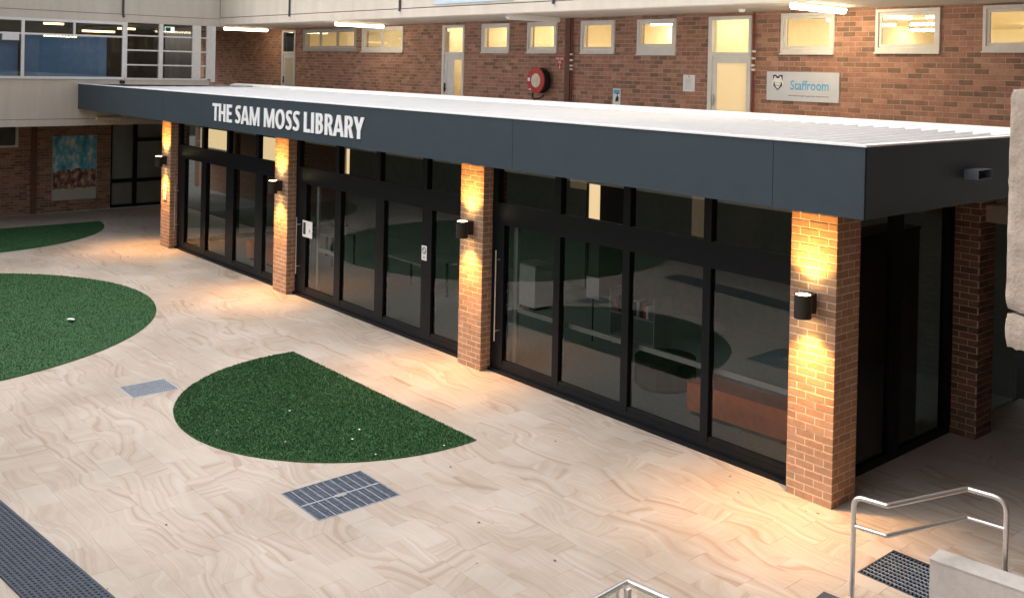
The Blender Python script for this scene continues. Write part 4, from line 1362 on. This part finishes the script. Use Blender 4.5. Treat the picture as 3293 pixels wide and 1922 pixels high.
o = part('gutter_spitter', MB().box(EX + .001, EX + .05, 0.34, 0.48, 4.03, 4.11), 'black'); tag(o, 'small black outlet box under the corner of the window strip', 'outlet')

# ================================================================== RIGHT AND NEAR SIDE OF THE COURTYARD
rw = thing('right_shade_wing', 'added walkway wing, mostly out of view, shading the right end of the library', 'building', (5, 2, 0))  # layout guessed, added for shade at the right
part('slab', MB().box(1.05, 9.5, 2.05, 5.52, 2.83, 3.04).box(3.75, 9.5, -4.0, 2.05, 2.83, 3.04).box(5.45, 9.5, -14, -4.0, 2.83, 3.04), 'soffit', rw)
part('shade_slab', MB().box(1.0, 9.5, -2.0, 3.3, 5.86, 6.1).box(4.7, 9.5, -14, -1.2, 5.86, 6.1), 'soffit', rw)  # cover out of view, added to keep sky light off the library end
part('sky_block_wall', MB().box(7.4, 7.6, -14, 14, 3.04, 10.5), 'wall_mortar', rw)  # unseen wall added to cut off the sky
part('parapet', MB().box(1.0, 1.2, -2.0, 3.3, 6.1, 9.0).box(4.7, 4.9, -14, -1.2, 6.1, 9.0), 'concrete', rw)  # built high to block side sky above the added cover
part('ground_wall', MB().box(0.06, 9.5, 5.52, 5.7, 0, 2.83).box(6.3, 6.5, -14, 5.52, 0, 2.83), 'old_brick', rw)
part('shade_wall', MB().box(2.75, 2.95, -0.45, 5.5, 0, 2.83), 'old_brick', rw)  # wall added to darken the ground right of the nearest pillar
ow = thing('unseen_opposite_wing', 'unseen brick and concrete wing across the courtyard, added for reflections in the library glass', 'building', (-9, -12, 0))  # added for glass reflections, kept low to admit sky light
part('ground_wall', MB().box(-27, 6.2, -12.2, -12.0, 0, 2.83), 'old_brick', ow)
part('slab', MB().box(-27, 3.7, -12.2, -9.9, 2.83, 3.05), 'soffit', ow)
part('band', MB().box(-27, 3.7, -9.9, -9.7, 2.84, 4.10), 'concrete', ow)
for x in (-20, -14.6, -9.2, -3.8):
    part('column', MB().box(x, x + .45, -10.3, -9.91, 0, 2.83), 'old_brick', ow)
for x0, x1, z0, z1 in ((-17.5, -16.3, 0.9, 2.4), (-7.9, -6.9, 0.05, 2.3), (-12.4, -11.6, 0.05, 2.3)):
    part('lit_window', MB().box(x0, x1, -12.0, -11.97, z0, z1), 'lit_window', ow)

# chipped concrete parapet panel close by at the right edge
pp = thing('parapet_panel', 'chipped grey concrete parapet panel close to the camera at the right edge', 'parapet', (3.7, -4.42, 3.35))
def rough_panel(z0, z1, seed, leanx=0.0):
    rnd = random.Random(seed)
    d = Vector((0.95, -0.31))
    n = Vector((0.31, 0.95))
    bm = bmesh.new()
    nx, nz = 26, max(4, int((z1 - z0) / 0.035))
    L, T = 1.1, 0.14
    grid = {}
    def P(u, w, z):
        p = Vector((3.688, -4.415)) + d * u + n * w
        return (p.x, p.y, z)
    for i in range(nx + 1):
        for k in range(nz + 1):
            u, z = L * (i / nx) ** 1.3, z0 + (z1 - z0) * k / nz
            e = 0.0
            if i == 0:
                e = rnd.uniform(-.001, .0015) - leanx * (z1 - z) * 0
                if k in (0, nz):
                    e += .016
            zz = z + (rnd.uniform(-.005, .005) if k in (0, nz) else 0)
            w = rnd.uniform(-.003, .003)
            edge = min(i, k, nz - k)
            w += 0.012 if edge == 0 else 0.0
            grid[i, k] = bm.verts.new(P(u + e - leanx * (z - z0), w, zz))
    back = {}
    for i in range(nx + 1):
        for k in (0, nz):
            v = grid[i, k].co
            back[i, k] = bm.verts.new((v.x + n.x * T, v.y + n.y * T, v.z))
    for k in range(1, nz):
        v = grid[0, k].co
        back[0, k] = bm.verts.new((v.x + n.x * T, v.y + n.y * T, v.z))
    for i in range(nx):
        for k in range(nz):
            bm.faces.new((grid[i, k], grid[i + 1, k], grid[i + 1, k + 1], grid[i, k + 1]))
        bm.faces.new((grid[i, nz], grid[i + 1, nz], back[i + 1, nz], back[i, nz]))
        bm.faces.new((back[i, 0], back[i + 1, 0], grid[i + 1, 0], grid[i, 0]))
    for k in range(nz):
        bm.faces.new((back[0, k], grid[0, k], grid[0, k + 1], back[0, k + 1]))
    me = bpy.data.meshes.new('panel')
    bm.to_mesh(me)
    bm.free()
    me.materials.append(M['rough_conc'])
    smooth_by_angle(me, 40)
    return me
link('panel', rough_panel(3.545, 4.655, 3), pp)
link('lower_block', rough_panel(3.355, 3.525, 5), pp)
part('joint_core', MB().obox((3.76, -4.395), (0.95, -0.31), 1.0, 0.10, 3.40, 4.5), 'rough_conc', pp)
dd, nn = Vector((0.95, -0.31)), Vector((0.31, 0.95))
rnd = random.Random(8)
for (u, z, r) in ((0.070, 4.36, .040), (0.045, 4.42, .018), (0.060, 4.05, .022), (0.085, 4.01, .028), (0.05, 3.84, .022), (0.08, 4.48, .02), (0.11, 4.30, .05), (0.09, 3.62, .03)):
    c = Vector((3.75, -4.40)) + dd * u
    bm = bmesh.new()
    bmesh.ops.create_icosphere(bm, subdivisions=2, radius=1.0)
    for v in bm.verts:
        k = 1 + rnd.uniform(-.35, .35)
        p = c + dd * v.co.x * r * k + nn * (v.co.y * .006 - .001)
        v.co = (p.x, p.y, z + v.co.z * r * 1.3 * k)
    me = bpy.data.meshes.new('chipped_patch')
    bm.to_mesh(me); bm.free()
    me.materials.append(M['patch'])
    link('chipped_patch', me, pp)
o = part('steel_post', MB().box(1.26, 1.32, 2.95, 3.01, 0, 2.83), 'black_alu'); tag(o, 'black steel post under the chipped concrete parapet', 'post')

# handrail, block, mat, glass balustrade
def rounded(pts, radii, n=5):
    out = [Vector(pts[0])]
    for i in range(1, len(pts) - 1):
        a, b, c = Vector(pts[i - 1]), Vector(pts[i]), Vector(pts[i + 1])
        r = radii[i]
        u, w = (a - b).normalized(), (c - b).normalized()
        for k in range(n + 1):
            t = k / n
            out.append((b + u * r) * (1 - t) ** 2 + b * 2 * t * (1 - t) + (b + w * r) * t * t)
    out.append(Vector(pts[-1]))
    return out
hr = thing('handrail', 'stainless steel double handrail with bent ends beside the black grate', 'handrail', (1.13, -1.45, 0))
A, B, C_, D = (1.135, -1.47), (1.43, -1.42), (1.715, -.50), (2.055, -.455)
top = [(A[0], A[1], 0), (A[0], A[1], .93), (B[0], B[1], .93), (C_[0], C_[1], .93), (D[0], D[1], .93), (D[0], D[1], 0)]
me = MB().tube(rounded(top, [0, .09, .015, .015, .12, 0], 6), 0.0235, 14).mesh('rail', M['steel'])
smooth_by_angle(me, 50)
link('rail', me, hr)
me = MB().tube(rounded([(A[0], A[1], .665), (B[0], B[1], .665), (C_[0], C_[1], .665), (D[0], D[1], .665)], [0, .015, .015, 0], 4), 0.019, 12).mesh('mid_rail', M['steel'])
smooth_by_angle(me, 50)
link('mid_rail', me, hr)
for q in (A, D):
    part('base_plate', MB().cyl((q[0], q[1], 0.001), 0.055, 0.008, 20), 'steel', hr)
d6 = (0.9945, 0.105)
cb = thing('concrete_block', 'low pale grey concrete block standing beside the black grate', 'block', (1.57, -.9, 0))
part('body', MB().obox((1.585, -0.925), d6, 1.7, 0.24, 0.0, 0.36), 'grey_block', cb)
part('coping', MB().obox((1.580, -0.930), d6, 1.71, 0.25, 0.361, 0.372), 'grey_block', cb)
o = part('door_mat', MB().obox((0.975, -2.15), d6, 0.7, 0.58, 0.003, 0.018), 'rubber'); tag(o, 'black rubber mat corner on the paving below the handrail', 'mat')
gb = thing('glass_balustrade', 'corner of a glass balustrade with a steel top rail at the bottom edge', 'balustrade', (0.95, -4.2, 0))
c0 = Vector((0.94, -4.21))
da, db = Vector((0.993, 0.12)), Vector((0.07, -0.997))
rl = MB()
rl.tube([(c0.x + db.x * 1.6, c0.y + db.y * 1.6, .985), (c0.x, c0.y, .985), (c0.x + da.x * 1.6, c0.y + da.y * 1.6, .985)], 0.024, 12)
me = rl.mesh('top_rail', M['steel']); smooth_by_angle(me, 50)
link('top_rail', me, gb)
part('corner_post', MB().box(c0.x + .02, c0.x + .06, c0.y - .06, c0.y - .02, 0, .965), 'white_paint', gb)
for dv in (da, db):
    q0, q1 = c0 + dv * .09, c0 + dv * 1.6
    part('pane', MB().add([(q0.x, q0.y, .05), (q1.x, q1.y, .05), (q1.x, q1.y, .965), (q0.x, q0.y, .965)], [(0, 1, 2, 3)]), 'bal_glass', gb)

# ---- scraps and fallen leaves
def scrap(name, x, y, z, r, mat, label, cat, group, seed):
    rn = random.Random(seed)
    n = 7
    m = MB()
    pts = []
    for i in range(n):
        a = 2 * math.pi * i / n
        k = r * rn.uniform(.5, 1.2)
        pts.append((x + k * math.cos(a) * 1.5, y + k * math.sin(a), z + rn.uniform(.001, .5 * r)))
    m.add(pts + [(x, y, z + r * .4)], [(i, (i + 1) % n, n) for i in range(n)])
    o = part(name, m, mat)
    tag(o, label, cat, group)
def gpt(u, v):
    d = fwd + rgt * ((u - PXX) / FPX) - upv * ((v - PYY) / FPX)
    t = -CAM.z / d.z
    return CAM.x + d.x * t, CAM.y + d.y * t
for i, (u, v, r) in enumerate(((229, 1035, .07),)):
    scrap('paper_scrap', *gpt(u, v), .035, r, 'paper', 'white scrap of paper lying on the large round lawn', 'litter', None, i)
for i, (u, v, r) in enumerate(((931, 1328, .022), (1156, 1388, .016), (1133, 1419, .016), (1428, 1440, .016), (918, 1427, .012), (697, 1391, .012), (1208, 1468, .010))):
    scrap('paper_scrap', *gpt(u, v), .03, r, 'paper', 'tiny white scrap ' + ('at the middle of the half round lawn', 'upper of the close pair on the half round lawn', 'lower of the close pair on the half round lawn', 'near the right tip of the half round lawn',
          'below the middle of the half round lawn', 'near the left rim of the half round lawn', 'at the lower rim of the half round lawn')[i], 'litter', 'white scraps on the half round lawn', 40 + i)
for i, (u, v) in enumerate(((1118, 1176), (320, 1332), (1449, 1501), (1786, 1419), (2348, 1532), (2375, 1584), (1785, 1802), (961, 1038), (985, 1032), (2592, 1643), (2630, 1651), (475, 1083), (1540, 1680), (1534, 1811), (535, 1687), (346, 1894))):
    scrap('fallen_leaf', *gpt(u, v), .002, random.uniform(.008, .015), 'leaf', 'small dark fallen leaf on the sandstone paving', 'leaf', 'fallen leaves on the paving', 70 + i)
